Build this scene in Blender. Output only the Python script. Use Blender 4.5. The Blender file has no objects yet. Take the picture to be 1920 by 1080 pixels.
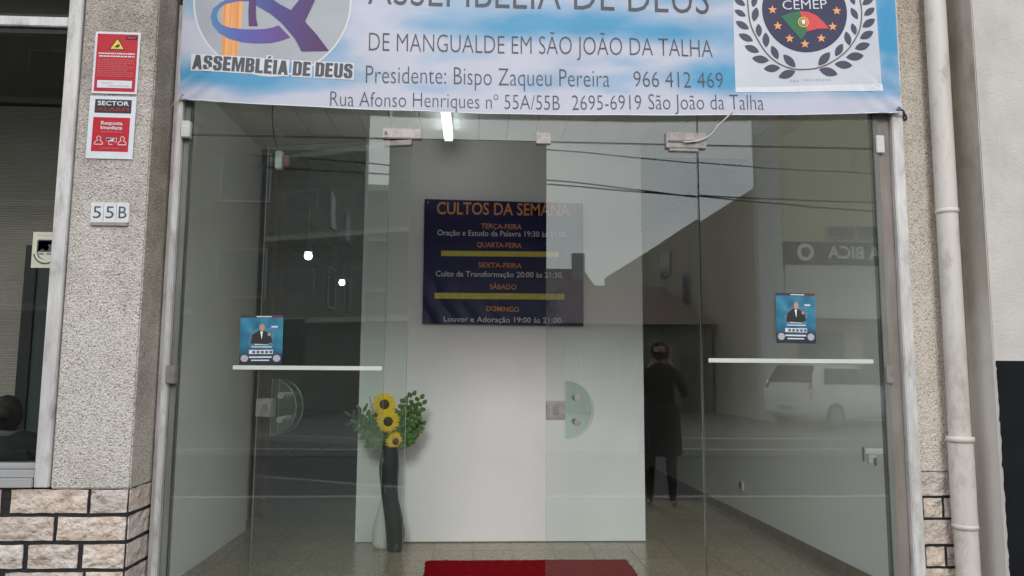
import bpy, bmesh, math, random
from mathutils import Vector, Matrix, noise
from mathutils.geometry import tessellate_polygon
random.seed(7)
R = math.radians
sc = bpy.context.scene
col = sc.collection

# ------------------------------------------------------------------ camera
cam_d = bpy.data.cameras.new('camera'); cam_d.lens = 26.0; cam_d.sensor_width = 36.0
cam_d.clip_start = 0.05; cam_d.clip_end = 600
cam = bpy.data.objects.new('camera', cam_d); col.objects.link(cam)
cam.matrix_world = Matrix.Translation((0, -3.87, 1.4)) @ Matrix.Rotation(R(-2.7), 4, 'Z') @ Matrix.Rotation(R(96.2), 4, 'X') @ Matrix.Rotation(R(0.38), 4, 'Z')
sc.camera = cam

# ------------------------------------------------------------------ light
SUN_EL, SUN_AZ = 29, 186          # azimuth measured clockwise from +Y
world = bpy.data.worlds.new('World'); sc.world = world; world.use_nodes = True
nt = world.node_tree; nt.nodes.clear()
wo = nt.nodes.new('ShaderNodeOutputWorld'); bg = nt.nodes.new('ShaderNodeBackground')
sky = nt.nodes.new('ShaderNodeTexSky'); sky.sky_type = 'NISHITA'; sky.sun_disc = False
sky.sun_elevation = R(SUN_EL); sky.sun_rotation = R(SUN_AZ); sky.air_density = 1.0; sky.dust_density = 2.0
tc = nt.nodes.new('ShaderNodeTexCoord'); mp = nt.nodes.new('ShaderNodeMapping'); mp.inputs['Scale'].default_value = (1, 1, 2.6)
nz = nt.nodes.new('ShaderNodeTexNoise'); nz.inputs['Scale'].default_value = 2.3; nz.inputs['Detail'].default_value = 6; nz.inputs['Roughness'].default_value = .55
cr = nt.nodes.new('ShaderNodeValToRGB')
cr.color_ramp.elements[0].position = .32; cr.color_ramp.elements[0].color = (15.2, 16.4, 18.2, 1)
cr.color_ramp.elements[1].position = .7; cr.color_ramp.elements[1].color = (24.5, 24.6, 24.6, 1)
mx = nt.nodes.new('ShaderNodeMixRGB'); mx.inputs[0].default_value = .88
L = nt.links.new
L(tc.outputs['Generated'], mp.inputs[0]); L(mp.outputs[0], nz.inputs['Vector']); L(nz.outputs['Fac'], cr.inputs[0])
L(sky.outputs[0], mx.inputs[1]); L(cr.outputs[0], mx.inputs[2]); L(mx.outputs[0], bg.inputs[0]); L(bg.outputs[0], wo.inputs[0])
bg.inputs[1].default_value = 0.099
sun_d = bpy.data.lights.new('sun', 'SUN'); sun_d.energy = 1.4; sun_d.angle = R(15); sun_d.color = (1, .965, .92)
sun = bpy.data.objects.new('sun', sun_d); col.objects.link(sun)
sd = Vector((math.sin(R(SUN_AZ)) * math.cos(R(SUN_EL)), math.cos(R(SUN_AZ)) * math.cos(R(SUN_EL)), math.sin(R(SUN_EL))))
sun.rotation_euler = sd.to_track_quat('Z', 'Y').to_euler(); sun.location = (0, -10, 20)

vs = sc.view_settings
vs.view_transform = 'Standard'; vs.look = 'None'; vs.gamma = 1; vs.use_curve_mapping = False
vs.exposure = -0.08
sc.cycles.max_bounces = 12; sc.cycles.diffuse_bounces = 6; sc.cycles.glossy_bounces = 6
sc.cycles.transparent_max_bounces = 40; sc.cycles.sample_clamp_indirect = 8
sc.cycles.use_denoising = True; sc.cycles.caustics_reflective = False; sc.cycles.caustics_refractive = False

# ------------------------------------------------------------------ materials
def mat(name, c, rough=.6, metal=0, spec=.5, emit=None, estr=0):
    m = bpy.data.materials.new(name); m.use_nodes = True
    b = m.node_tree.nodes['Principled BSDF']
    b.inputs['Base Color'].default_value = (*c, 1); b.inputs['Roughness'].default_value = rough
    b.inputs['Metallic'].default_value = metal; b.inputs['Specular IOR Level'].default_value = spec
    if emit: b.inputs['Emission Color'].default_value = (*emit, 1); b.inputs['Emission Strength'].default_value = estr
    return m

def textured(name, c1, c2, scale=8, detail=6, rough=.7, bump=.2, bscale=None, dist=.01, metal=0, stretch=(1, 1, 1),
             stain=None, stain_scale=1.5, stain_lo=.5, stain_hi=.75, coord='Object', spec=.4, pos=(.3, .7)):
    m = mat(name, c1, rough, metal, spec); t = m.node_tree; N = t.nodes; K = t.links.new; b = N['Principled BSDF']
    tc = N.new('ShaderNodeTexCoord'); mp = N.new('ShaderNodeMapping'); mp.inputs['Scale'].default_value = stretch
    K(tc.outputs[coord], mp.inputs[0])
    n = N.new('ShaderNodeTexNoise'); n.inputs['Scale'].default_value = scale; n.inputs['Detail'].default_value = detail
    n.inputs['Roughness'].default_value = .62
    K(mp.outputs[0], n.inputs['Vector'])
    r = N.new('ShaderNodeValToRGB'); r.color_ramp.elements[0].position = pos[0]; r.color_ramp.elements[1].position = pos[1]
    r.color_ramp.elements[0].color = (*c1, 1); r.color_ramp.elements[1].color = (*c2, 1)
    K(n.outputs['Fac'], r.inputs[0]); out = r.outputs[0]
    if stain:
        mp2 = N.new('ShaderNodeMapping'); mp2.inputs['Scale'].default_value = (1, 1, .45); K(tc.outputs[coord], mp2.inputs[0])
        n2 = N.new('ShaderNodeTexNoise'); n2.inputs['Scale'].default_value = stain_scale; n2.inputs['Detail'].default_value = 8; n2.inputs['Roughness'].default_value = .7
        K(mp2.outputs[0], n2.inputs['Vector'])
        mr = N.new('ShaderNodeMapRange'); mr.inputs[1].default_value = stain_lo; mr.inputs[2].default_value = stain_hi
        K(n2.outputs['Fac'], mr.inputs[0])
        x = N.new('ShaderNodeMixRGB'); x.inputs[2].default_value = (*stain, 1)
        K(mr.outputs[0], x.inputs[0]); K(out, x.inputs[1]); out = x.outputs[0]
    K(out, b.inputs['Base Color'])
    if bump:
        n3 = N.new('ShaderNodeTexNoise'); n3.inputs['Scale'].default_value = bscale or scale * 3; n3.inputs['Detail'].default_value = 5
        K(mp.outputs[0], n3.inputs['Vector'])
        bp = N.new('ShaderNodeBump'); bp.inputs['Strength'].default_value = bump; bp.inputs['Distance'].default_value = dist
        K(n3.outputs['Fac'], bp.inputs['Height']); K(bp.outputs[0], b.inputs['Normal'])
    return m

def pebbledash(name, light, mid, dark, dirt, zlo, zhi, amount=.7):
    """roughcast of small stones in mortar; rain dirt grows towards zhi (world height)"""
    m = mat(name, light, .88, 0, .25); t = m.node_tree; N = t.nodes; K = t.links.new; b = N['Principled BSDF']
    tc = N.new('ShaderNodeTexCoord')
    v = N.new('ShaderNodeTexVoronoi'); v.inputs['Scale'].default_value = 190; K(tc.outputs['Object'], v.inputs['Vector'])
    sx = N.new('ShaderNodeSeparateColor'); K(v.outputs['Color'], sx.inputs[0])
    r = N.new('ShaderNodeValToRGB'); e = r.color_ramp.elements
    e[0].position = 0; e[0].color = (*dark, 1); e[1].position = .07; e[1].color = (*mid, 1)
    q = e.new(.36); q.color = (*light, 1); q = e.new(.8); q.color = (*[min(1, x * 1.12) for x in light], 1); q = e.new(1); q.color = (*[min(1, x * 1.3) for x in light], 1)
    K(sx.outputs[0], r.inputs[0])
    n = N.new('ShaderNodeTexNoise'); n.inputs['Scale'].default_value = 4; n.inputs['Detail'].default_value = 9; n.inputs['Roughness'].default_value = .7
    K(tc.outputs['Object'], n.inputs['Vector'])
    g = N.new('ShaderNodeSeparateXYZ'); K(tc.outputs['Object'], g.inputs[0])
    mr = N.new('ShaderNodeMapRange'); mr.inputs[1].default_value = zlo; mr.inputs[2].default_value = zhi; K(g.outputs[2], mr.inputs[0])
    ad = N.new('ShaderNodeMath'); ad.operation = 'MULTIPLY_ADD'; ad.inputs[1].default_value = 2.2; ad.inputs[2].default_value = -1.15; K(n.outputs['Fac'], ad.inputs[0])
    a2 = N.new('ShaderNodeMath'); a2.operation = 'ADD'; K(ad.outputs[0], a2.inputs[0]); K(mr.outputs[0], a2.inputs[1])
    a3 = N.new('ShaderNodeMath'); a3.operation = 'MULTIPLY'; a3.use_clamp = True; a3.inputs[1].default_value = amount; K(a2.outputs[0], a3.inputs[0])
    a4 = N.new('ShaderNodeMath'); a4.operation = 'MINIMUM'; a4.inputs[1].default_value = .8; K(a3.outputs[0], a4.inputs[0])
    x = N.new('ShaderNodeMixRGB'); x.blend_type = 'MULTIPLY'; x.inputs[2].default_value = (*dirt, 1)
    K(a4.outputs[0], x.inputs[0]); K(r.outputs[0], x.inputs[1]); K(x.outputs[0], b.inputs['Base Color'])
    v2 = N.new('ShaderNodeTexVoronoi'); v2.feature = 'SMOOTH_F1'; v2.inputs['Scale'].default_value = 125; K(tc.outputs['Object'], v2.inputs['Vector'])
    bp = N.new('ShaderNodeBump'); bp.invert = True; bp.inputs['Strength'].default_value = .8; bp.inputs['Distance'].default_value = .007
    K(v2.outputs['Distance'], bp.inputs['Height']); K(bp.outputs[0], b.inputs['Normal'])
    return m

def glass_mat(name, tint, r0=.05, rough=0.0):
    m = bpy.data.materials.new(name); m.use_nodes = True; t = m.node_tree; N = t.nodes; K = t.links.new; N.clear()
    o = N.new('ShaderNodeOutputMaterial'); mxs = N.new('ShaderNodeMixShader'); tr = N.new('ShaderNodeBsdfTransparent'); gl = N.new('ShaderNodeBsdfGlossy')
    tr.inputs[0].default_value = (*tint, 1); gl.inputs['Roughness'].default_value = rough; gl.inputs[0].default_value = (.96, 1, .985, 1)
    lw = N.new('ShaderNodeLayerWeight'); lw.inputs[0].default_value = .5
    p = N.new('ShaderNodeMath'); p.operation = 'POWER'; p.inputs[1].default_value = 5; K(lw.outputs['Facing'], p.inputs[0])
    a = N.new('ShaderNodeMath'); a.operation = 'MULTIPLY_ADD'; a.inputs[1].default_value = 1 - r0; a.inputs[2].default_value = r0; K(p.outputs[0], a.inputs[0])
    # faint waviness of real panes
    tcn = N.new('ShaderNodeTexCoord'); nn = N.new('ShaderNodeTexNoise'); nn.inputs['Scale'].default_value = 1.6; nn.inputs['Detail'].default_value = 1
    K(tcn.outputs['Object'], nn.inputs['Vector'])
    bp = N.new('ShaderNodeBump'); bp.inputs['Strength'].default_value = .12; bp.inputs['Distance'].default_value = .004; K(nn.outputs['Fac'], bp.inputs['Height']); K(bp.outputs[0], gl.inputs['Normal'])
    K(a.outputs[0], mxs.inputs[0]); K(tr.outputs[0], mxs.inputs[1]); K(gl.outputs[0], mxs.inputs[2]); K(mxs.outputs[0], o.inputs[0])
    return m

M = {}
M['pebble'] = pebbledash('pebbledash', (.55, .515, .48), (.38, .34, .31), (.17, .15, .13), (.38, .34, .28), 1.5, 3.6, .85)
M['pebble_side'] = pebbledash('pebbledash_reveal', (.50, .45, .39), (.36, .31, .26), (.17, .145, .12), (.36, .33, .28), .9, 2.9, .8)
M['pebble_right'] = pebbledash('pebbledash_right', (.60, .55, .49), (.42, .36, .30), (.20, .17, .14), (.55, .48, .40), 1.3, 3.6, .55)
M['mortar'] = textured('black_mortar', (.012, .012, .013), (.03, .03, .032), 40, rough=.8, bump=.3)
M['brick'] = []
for i, (a, b_) in enumerate([((.50, .40, .31), (.76, .69, .61)), ((.58, .50, .43), (.80, .76, .71)), ((.48, .38, .32), (.72, .64, .58)), ((.56, .42, .33), (.76, .69, .61)), ((.46, .39, .34), (.68, .62, .57))]):
    M['brick'].append(textured('split_stone_%d' % i, a, b_, 9, 12, .9, 1.0, 24, .035, stain=(.28, .20, .15), stain_scale=13, stain_lo=.52, stain_hi=.78))
M['alu'] = textured('weathered_aluminium', (.46, .45, .44), (.70, .685, .67), 18, 8, .5, .15, stretch=(1, 1, .22), metal=.15, stain=(.24, .22, .21), stain_scale=12, stain_lo=.52, stain_hi=.8)
M['alu_shade'] = textured('shade_toned_aluminium', (.20, .175, .155), (.30, .27, .245), 18, 7, .55, .1, stretch=(1, 1, .16), metal=.2)  # darker copy of the aluminium; shade on the inner strip put into colour
M['alu_dark'] = textured('dark_channel', (.12, .125, .11), (.20, .20, .18), 12, 6, .6, .1, stretch=(1, 1, .2))  # dark grey-green of the glazing channels and small metal parts
M['alu_clean'] = textured('brushed_aluminium', (.50, .50, .50), (.64, .64, .65), 10, 4, .38, .05, stretch=(.05, 1, 14), metal=.55)
M['steel'] = textured('satin_steel', (.20, .18, .175), (.34, .31, .30), 30, 4, .42, .05, metal=.35)
M['channel'] = mat('green_glass_channel', (.035, .05, .042), .3)
M['glass'] = glass_mat('toughened_glass', (.962, .988, .976), .066)
M['glass_window'] = glass_mat('window_glass', (.90, .92, .90), .018)
M['glass_edge'] = mat('green_glass_edge', (.03, .075, .06), .15)
M['glass_door_edge'] = mat('pale_glass_edge', (.22, .30, .27), .2)
M['plaster'] = textured('white_plaster', (.86, .86, .83), (.90, .90, .88), 3, 5, .75, .05, 60, .002)
M['partition'] = textured('white_partition_paint', (.78, .78, .79), (.84, .84, .85), 2, 5, .5, .04, 80, .002)
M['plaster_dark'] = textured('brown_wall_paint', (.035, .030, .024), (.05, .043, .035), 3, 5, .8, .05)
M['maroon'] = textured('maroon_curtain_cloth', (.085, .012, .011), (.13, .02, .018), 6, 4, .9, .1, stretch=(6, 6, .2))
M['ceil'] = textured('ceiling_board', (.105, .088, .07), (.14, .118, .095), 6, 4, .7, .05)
M['render'] = textured('cream_render', (.47, .45, .42), (.55, .53, .50), 5, 8, .85, .5, 70, .006, stain=(.38, .355, .32), stain_scale=2.5, stain_lo=.5, stain_hi=.8)
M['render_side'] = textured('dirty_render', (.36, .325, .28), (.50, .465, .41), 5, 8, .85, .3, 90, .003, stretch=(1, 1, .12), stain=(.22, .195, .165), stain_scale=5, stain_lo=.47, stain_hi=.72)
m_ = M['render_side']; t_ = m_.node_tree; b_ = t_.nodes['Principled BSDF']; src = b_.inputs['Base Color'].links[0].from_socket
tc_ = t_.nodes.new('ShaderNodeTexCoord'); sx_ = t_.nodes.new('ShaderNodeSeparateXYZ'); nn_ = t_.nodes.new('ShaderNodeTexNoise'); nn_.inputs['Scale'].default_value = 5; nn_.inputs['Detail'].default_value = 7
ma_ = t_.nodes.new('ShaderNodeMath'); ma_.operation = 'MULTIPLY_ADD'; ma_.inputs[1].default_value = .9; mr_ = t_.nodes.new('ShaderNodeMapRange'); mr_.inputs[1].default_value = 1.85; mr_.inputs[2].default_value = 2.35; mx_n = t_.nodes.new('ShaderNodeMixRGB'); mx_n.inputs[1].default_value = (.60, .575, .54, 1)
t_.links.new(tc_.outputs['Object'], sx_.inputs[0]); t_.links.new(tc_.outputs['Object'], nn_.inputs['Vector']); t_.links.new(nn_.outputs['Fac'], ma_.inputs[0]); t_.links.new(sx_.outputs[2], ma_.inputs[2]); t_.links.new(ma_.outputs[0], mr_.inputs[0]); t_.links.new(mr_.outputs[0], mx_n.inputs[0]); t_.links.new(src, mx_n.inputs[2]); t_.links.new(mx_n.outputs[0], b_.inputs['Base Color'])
M['black_paint'] = textured('black_panel_paint', (.005, .006, .008), (.009, .010, .013), 6, 4, .8, .1, spec=.15)
M['pipe'] = textured('cream_pipe_plastic', (.52, .49, .45), (.63, .60, .56), 5, 7, .5, .06, stretch=(1, 1, .2), stain=(.30, .265, .22), stain_scale=9, stain_lo=.50, stain_hi=.76)
M['tile'] = [textured('floor_tile_%d' % i, (.15 + .015 * i, .115 + .012 * i, .07 + .01 * i), (.40 + .02 * i, .33 + .018 * i, .22 + .015 * i), 34, 9, .22, .02, stretch=(1, 1, 1), spec=.5) for i in range(3)]
M['grout'] = mat('grout', (.16, .14, .11), .8)
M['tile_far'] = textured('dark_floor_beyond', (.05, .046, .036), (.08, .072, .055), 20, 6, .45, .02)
M['skirting'] = textured('brown_skirting', (.20, .145, .11), (.27, .20, .15), 10, 5, .5, .05)
M['mat_red'] = textured('red_mat_pile', (.24, .002, .006), (.38, .004, .012), 22, 9, .98, 1.0, 150, .02, spec=.05)
M['white'] = mat('white_print', (.80, .80, .81), .45)
M['white_frost'] = textured('frosted_strip', (.52, .56, .50), (.60, .62, .57), 8, 4, .5, .02)
M['ink'] = mat('dark_ink', (.055, .06, .075), .55)
M['black'] = mat('black_ink', (.012, .012, .014), .5)
M['grey_print'] = textured('grey_print', (.34, .36, .40), (.40, .42, .46), 3, 3, .55, 0)
M['ash'] = mat('pale_print', (.62, .63, .66), .55)
M['orange_print'] = textured('orange_print', (.72, .27, .08), (.80, .40, .15), 60, 2, .55, 0, stretch=(1, 1, .02), pos=(.42, .58))
M['purple'] = mat('purple_print', (.075, .018, .13), .55)
M['navy'] = mat('navy_print', (.016, .018, .065), .55)
M['leaf_print'] = mat('laurel_print', (.045, .045, .085), .55)
M['stem_print'] = mat('brown_print', (.14, .085, .07), .55)
M['green_print'] = mat('green_print', (.02, .14, .06), .55)
M['red_print'] = mat('red_print', (.62, .05, .06), .5)
M['star_print'] = mat('star_print', (.78, .33, .13), .5)
M['yellow_print'] = mat('yellow_print', (.75, .52, .06), .5)
M['sign_red'] = textured('alarm_sign_red', (.42, .006, .018), (.50, .01, .025), 9, 4, .4, 0)
M['sign_red_dim'] = mat('alarm_sign_faded_red', (.46, .10, .13), .45)
M['sign_white'] = textured('sign_white', (.62, .64, .70), (.70, .72, .77), 20, 5, .45, 0)
M['poster_orange'] = mat('poster_orange', (.78, .32, .10), .5)
M['poster_white'] = mat('poster_white', (.68, .68, .74), .5)
M['poster_yellow'] = textured('yellow_tape', (.60, .54, .08), (.72, .66, .14), 30, 4, .5, 0)
M['poster_bg'] = textured('navy_vinyl', (.012, .012, .075), (.02, .02, .10), 5, 4, .38, .25, 9, .02)
M['num_blue'] = mat('number_ink', (.06, .075, .10), .4)
M['ceramic'] = textured('white_ceramic_tile', (.66, .67, .68), (.74, .75, .76), 30, 3, .25, 0)
M['sticker'] = textured('cream_sticker', (.50, .51, .38), (.58, .58, .45), 20, 4, .5, 0)
M['slat'] = textured('grey_shutter_slat', (.40, .375, .34), (.46, .43, .39), 4, 3, .6, 0)
M['door_black'] = mat('black_door_frame', (.006, .008, .009), .35)
M['door_dark'] = textured('dark_green_door_panel', (.030, .042, .042), (.042, .056, .055), 3, 3, .3, 0)
M['vase_dark'] = textured('charcoal_vase', (.006, .0065, .007), (.018, .019, .02), 7, 8, .4, .05, stain=(.25, .26, .27), stain_scale=9, stain_lo=.60, stain_hi=.74)
M['vase_white'] = textured('white_vase', (.66, .66, .63), (.74, .74, .71), 6, 4, .35, .03)
M['petal'] = textured('sunflower_petal', (.88, .60, .01), (.95, .76, .03), 30, 3, .6, .1)
M['seed'] = textured('sunflower_seed', (.03, .015, .006), (.10, .05, .015), 90, 3, .9, .4)
M['leaf'] = textured('green_leaf', (.05, .12, .025), (.12, .22, .06), 40, 3, .55, .1)
M['leaf2'] = textured('grey_green_leaf', (.05, .08, .045), (.09, .125, .07), 40, 3, .6, .1)
M['stem'] = mat('green_stem', (.04, .075, .02), .6)
M['plastic_white'] = mat('white_plastic', (.72, .72, .70), .4)
M['plastic_red'] = mat('red_plastic', (.22, .02, .02), .4)
M['cable'] = mat('black_cable', (.01, .01, .01), .6)
M['rope'] = mat('white_cord', (.52, .48, .45), .8)
M['rope_blue'] = mat('blue_cord', (.06, .08, .13), .8)
M['tube'] = mat('lit_tube', (1, 1, 1), .4, emit=(.92, 1, .95), estr=3)
M['bulb'] = mat('lit_globe', (1, 1, 1), .4, emit=(.93, 1, .98), estr=9)
M['asphalt'] = textured('asphalt', (.032, .032, .034), (.048, .048, .05), 30, 8, .85, .3, 120, .004)
M['paving'] = textured('pavement_stone', (.085, .082, .075), (.125, .12, .11), 9, 8, .8, .3, 50, .004)
M['line'] = mat('white_road_paint', (.62, .62, .60), .7)
M['kerb'] = textured('kerb_stone', (.30, .29, .27), (.38, .37, .35), 9, 6, .8, .2)
M['cafe_wall'] = textured('olive_cream_render', (.58, .55, .36), (.64, .60, .40), 2, 6, .85, .1)
M['cafe_flank'] = textured('brown_flank_render', (.46, .41, .32), (.52, .47, .37), 1, 6, .85, .1)
M['pale_wall'] = textured('pale_house_render', (.40, .39, .35), (.48, .465, .42), 2, 6, .85, .1)
M['white_render'] = textured('white_far_render', (.58, .58, .56), (.66, .66, .64), 2, 6, .85, .1)
M['grey_wall'] = textured('grey_block_render', (.16, .15, .13), (.20, .19, .165), 1, 6, .85, .1)
M['block_wall'] = textured('apartment_render', (.15, .145, .13), (.20, .19, .17), 1, 6, .85, .1)
M['roof_red'] = textured('red_roof_tile', (.19, .13, .115), (.26, .18, .155), 5, 5, .8, .5, stretch=(14, 1, 1))
M['roof_grey'] = textured('brown_roof_tile', (.22, .17, .14), (.28, .22, .18), 5, 5, .8, .4)
M['far_window'] = mat('dark_window_pane', (.09, .095, .10), .2)
M['far_frame'] = mat('pale_window_frame', (.40, .39, .37), .5)
M['sign_band'] = mat('dark_sign_band', (.055, .06, .06), .4)
M['sign_letter'] = mat('pale_sign_letter', (.80, .80, .78), .5)
M['car_paint'] = mat('white_car_paint', (.78, .78, .77), .22, spec=.7)
M['car_glass'] = mat('car_glass', (.015, .018, .02), .25, spec=.3)
M['car_plastic'] = mat('car_black_plastic', (.02, .02, .02), .5)
M['rubber'] = mat('tyre_rubber', (.02, .02, .02), .8)
M['lamp_lens'] = mat('headlight_lens', (.55, .57, .60), .1)
M['skin'] = textured('skin', (.42, .24, .17), (.46, .27, .19), 12, 3, .55, .05)
M['jacket'] = textured('black_jacket', (.010, .010, .012), (.026, .026, .030), 12, 5, .85, .4, 30, .01)
M['trousers'] = textured('dark_trousers', (.025, .027, .032), (.04, .042, .05), 30, 4, .9, .3)
M['hair'] = textured('dark_hair', (.006, .005, .004), (.014, .011, .009), 30, 5, .7, .5, stretch=(1, 1, .1))
M['shoe'] = mat('black_shoe', (.012, .012, .012), .4)
M['collar'] = mat('grey_scarf', (.10, .105, .105), .9)

# ------------------------------------------------------------------ mesh helpers
def obj(name, me, m, parent=None):
    if isinstance(me, bmesh.types.BMesh):
        bm = me; me = bpy.data.meshes.new(name); bm.to_mesh(me); bm.free()
    o = bpy.data.objects.new(name, me); col.objects.link(o)
    if m is not None and not me.materials:
        for x in (m if isinstance(m, (list, tuple)) else [m]): me.materials.append(x)
    if parent: o.parent = parent
    if name in ('small_print', 'icons', 'printed_line'): o['kind'] = 'stuff'
    return o

def thing(name, label, cat, loc=(0, 0, 0), rz=0, group=None):
    o = bpy.data.objects.new(name, None); col.objects.link(o); o.empty_display_size = .1
    o.location = loc; o.rotation_euler = (0, 0, rz); o['label'] = label; o['category'] = cat
    if group: o['group'] = group
    return o

def tag(o, label, cat, group=None):
    o['label'] = label; o['category'] = cat
    if group: o['group'] = group
    return o

def struct(name, me, m, parent=None):
    o = obj(name, me, m, parent); o['kind'] = 'structure'; return o

def box(bm, x0, x1, y0, y1, z0, z1, bev=0, mi=0):
    n = bmesh.new(); v = [n.verts.new((x, y, z)) for x in (x0, x1) for y in (y0, y1) for z in (z0, z1)]
    for f in ((0, 1, 3, 2), (4, 6, 7, 5), (0, 4, 5, 1), (2, 3, 7, 6), (0, 2, 6, 4), (1, 5, 7, 3)): n.faces.new([v[i] for i in f])
    bmesh.ops.recalc_face_normals(n, faces=n.faces)
    if bev: bmesh.ops.bevel(n, geom=n.edges[:], offset=bev, segments=2, affect='EDGES', clamp_overlap=True)
    merge(bm, n, mi); return bm

def merge(bm, n, mi=0, mtx=None):
    mp = {}
    for v in n.verts: mp[v] = bm.verts.new(mtx @ v.co if mtx else v.co)
    for f in n.faces:
        g = bm.faces.new([mp[v] for v in f.verts]); g.material_index = mi; g.smooth = f.smooth; g.normal_update()
    n.free()

def B(*a, bev=0): return box(bmesh.new(), *a, bev=bev)

def tube(bm, pts, r, n=10, caps=True, mi=0):
    pts = [Vector(p) for p in pts]; rs = r if isinstance(r, (list, tuple)) else [r] * len(pts); rings = []
    up = Vector((.123, .331, .9)).normalized()
    for i, p in enumerate(pts):
        d = (pts[min(i + 1, len(pts) - 1)] - pts[max(i - 1, 0)]).normalized()
        a = d.cross(up)
        if a.length < 1e-3: a = d.cross(Vector((1, 0, 0)))
        a.normalize(); b = d.cross(a).normalized(); up = a.cross(d)
        rings.append([bm.verts.new(p + rs[i] * (math.cos(2 * math.pi * k / n) * a + math.sin(2 * math.pi * k / n) * b)) for k in range(n)])
    for i in range(len(rings) - 1):
        for k in range(n):
            f = bm.faces.new((rings[i][k], rings[i][(k + 1) % n], rings[i + 1][(k + 1) % n], rings[i + 1][k])); f.smooth = True; f.material_index = mi
    if caps:
        for rg in (rings[0][::-1], rings[-1]):
            f = bm.faces.new(rg); f.material_index = mi
            for e in f.edges: e.smooth = False
    return bm

def lathe(bm, prof, cx=0, cy=0, n=24, mi=0):
    rings = [[bm.verts.new((cx + r * math.cos(2 * math.pi * k / n), cy + r * math.sin(2 * math.pi * k / n), z)) for k in range(n)] for r, z in prof]
    for i in range(len(rings) - 1):
        for k in range(n):
            f = bm.faces.new((rings[i][k], rings[i][(k + 1) % n], rings[i + 1][(k + 1) % n], rings[i + 1][k])); f.smooth = True; f.material_index = mi
    for rg in (rings[0][::-1], rings[-1]):
        for e in bm.faces.new(rg).edges: e.smooth = False
    return bm

def ball(bm, c, r, sx=1, sy=1, sz=1, n=14, mi=0):
    t = bmesh.new(); bmesh.ops.create_uvsphere(t, u_segments=n, v_segments=max(6, n * 2 // 3), radius=r)
    for f in t.faces: f.smooth = True
    merge(bm, t, mi, Matrix.Translation(c) @ Matrix.Diagonal((sx, sy, sz, 1))); return bm

def rot_obj(o, loc, rz=0): o.location = loc; o.rotation_euler = (0, 0, rz); return o

def dup(o, parent=None):
    c = o.copy(); col.objects.link(c)
    if parent: c.parent = parent
    for ch in [x for x in bpy.data.objects if x.parent == o]: dup(ch, c)
    return c

# flat prints: polygons in (x, z) laid on a surface function
def cut_long(bm, mx_):
    for _ in range(7):
        e = [e for e in bm.edges if e.calc_length() > mx_]
        if not e: break
        bmesh.ops.subdivide_edges(bm, edges=e, cuts=1)
        bmesh.ops.triangulate(bm, faces=[f for f in bm.faces if len(f.verts) > 3])

def flat_bm(polys, surf, layer, mx_=.06):
    bm = bmesh.new()
    for p in polys:
        tr = tessellate_polygon([[Vector((x, z, 0)) for x, z in p]])
        vs_ = [bm.verts.new((x, z, 0)) for x, z in p]
        for t in tr:
            try: bm.faces.new([vs_[i] for i in t])
            except ValueError: pass
    if mx_: cut_long(bm, mx_)
    for v in bm.verts: v.co = surf(v.co.x, v.co.y, layer)
    for f in bm.faces:
        f.normal_update()
        if f.normal.y > 0: f.normal_flip()
    return bm

def disc(cx, cz, r, n=40, a0=0, a1=360): return [(cx + r * math.cos(R(a0 + (a1 - a0) * i / n)), cz + r * math.sin(R(a0 + (a1 - a0) * i / n))) for i in range(n if a1 - a0 >= 360 else n + 1)]
def rect(x0, x1, z0, z1): return [(x0, z0), (x1, z0), (x1, z1), (x0, z1)]
def star(cx, cz, r): return [(cx + (r if i % 2 == 0 else r * .42) * math.sin(i * math.pi / 5), cz + (r if i % 2 == 0 else r * .42) * math.cos(i * math.pi / 5)) for i in range(10)]
def stroke(pts, w):
    a, b = [], []
    for i, p in enumerate(pts):
        q = pts[min(i + 1, len(pts) - 1)]; s = pts[max(i - 1, 0)]
        d = Vector((q[0] - s[0], q[1] - s[1])).normalized(); n = Vector((-d.y, d.x)) * w / 2
        a.append((p[0] + n.x, p[1] + n.y)); b.append((p[0] - n.x, p[1] - n.y))
    return a + b[::-1]

def text_mesh(s, off=0.0):
    c = bpy.data.curves.new('lettering', 'FONT'); c.body = s; c.size = 1; c.offset = off; c.resolution_u = 3; c.fill_mode = 'FRONT'
    o = bpy.data.objects.new('lettering', c); col.objects.link(o); bpy.context.view_layer.update()
    me = bpy.data.meshes.new_from_object(o.evaluated_get(bpy.context.evaluated_depsgraph_get()))
    bpy.data.objects.remove(o); bpy.data.curves.remove(c); return me

_cap = [None]
def text_bm(s, x0, z0, x1, z1, cap, surf, layer, off=0.0, mx_=.06, mirror=False, grow=0):
    """one line of lettering fitted between (x0,z0) and (x1,z1) on its baseline"""
    if _cap[0] is None: _cap[0] = max(v.co.y for v in text_mesh('H').vertices)
    me = text_mesh(s, off); xs = [v.co.x for v in me.vertices]; a, b = min(xs), max(xs)
    u = Vector((x1 - x0, z1 - z0)); k = u.length / (b - a); u.normalize(); w = Vector((-u.y, u.x)); q = cap / _cap[0]
    bm = bmesh.new(); bm.from_mesh(me); bpy.data.meshes.remove(me)
    if mx_:
        for v in bm.verts: v.co = Vector(((v.co.x - a) * k, v.co.y * q, 0))
        cut_long(bm, mx_)
        for v in bm.verts: v.co = Vector((v.co.x, v.co.y, 0))
    else:
        for v in bm.verts: v.co = Vector(((v.co.x - a) * k, v.co.y * q, 0))
    for v in bm.verts:
        p = Vector((x0, z0)) + u * v.co.x + w * v.co.y; v.co = surf(p.x, p.y, layer)
    for f in bm.faces:
        f.normal_update()
        if f.normal.y > 0: f.normal_flip()
    return bm

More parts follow.
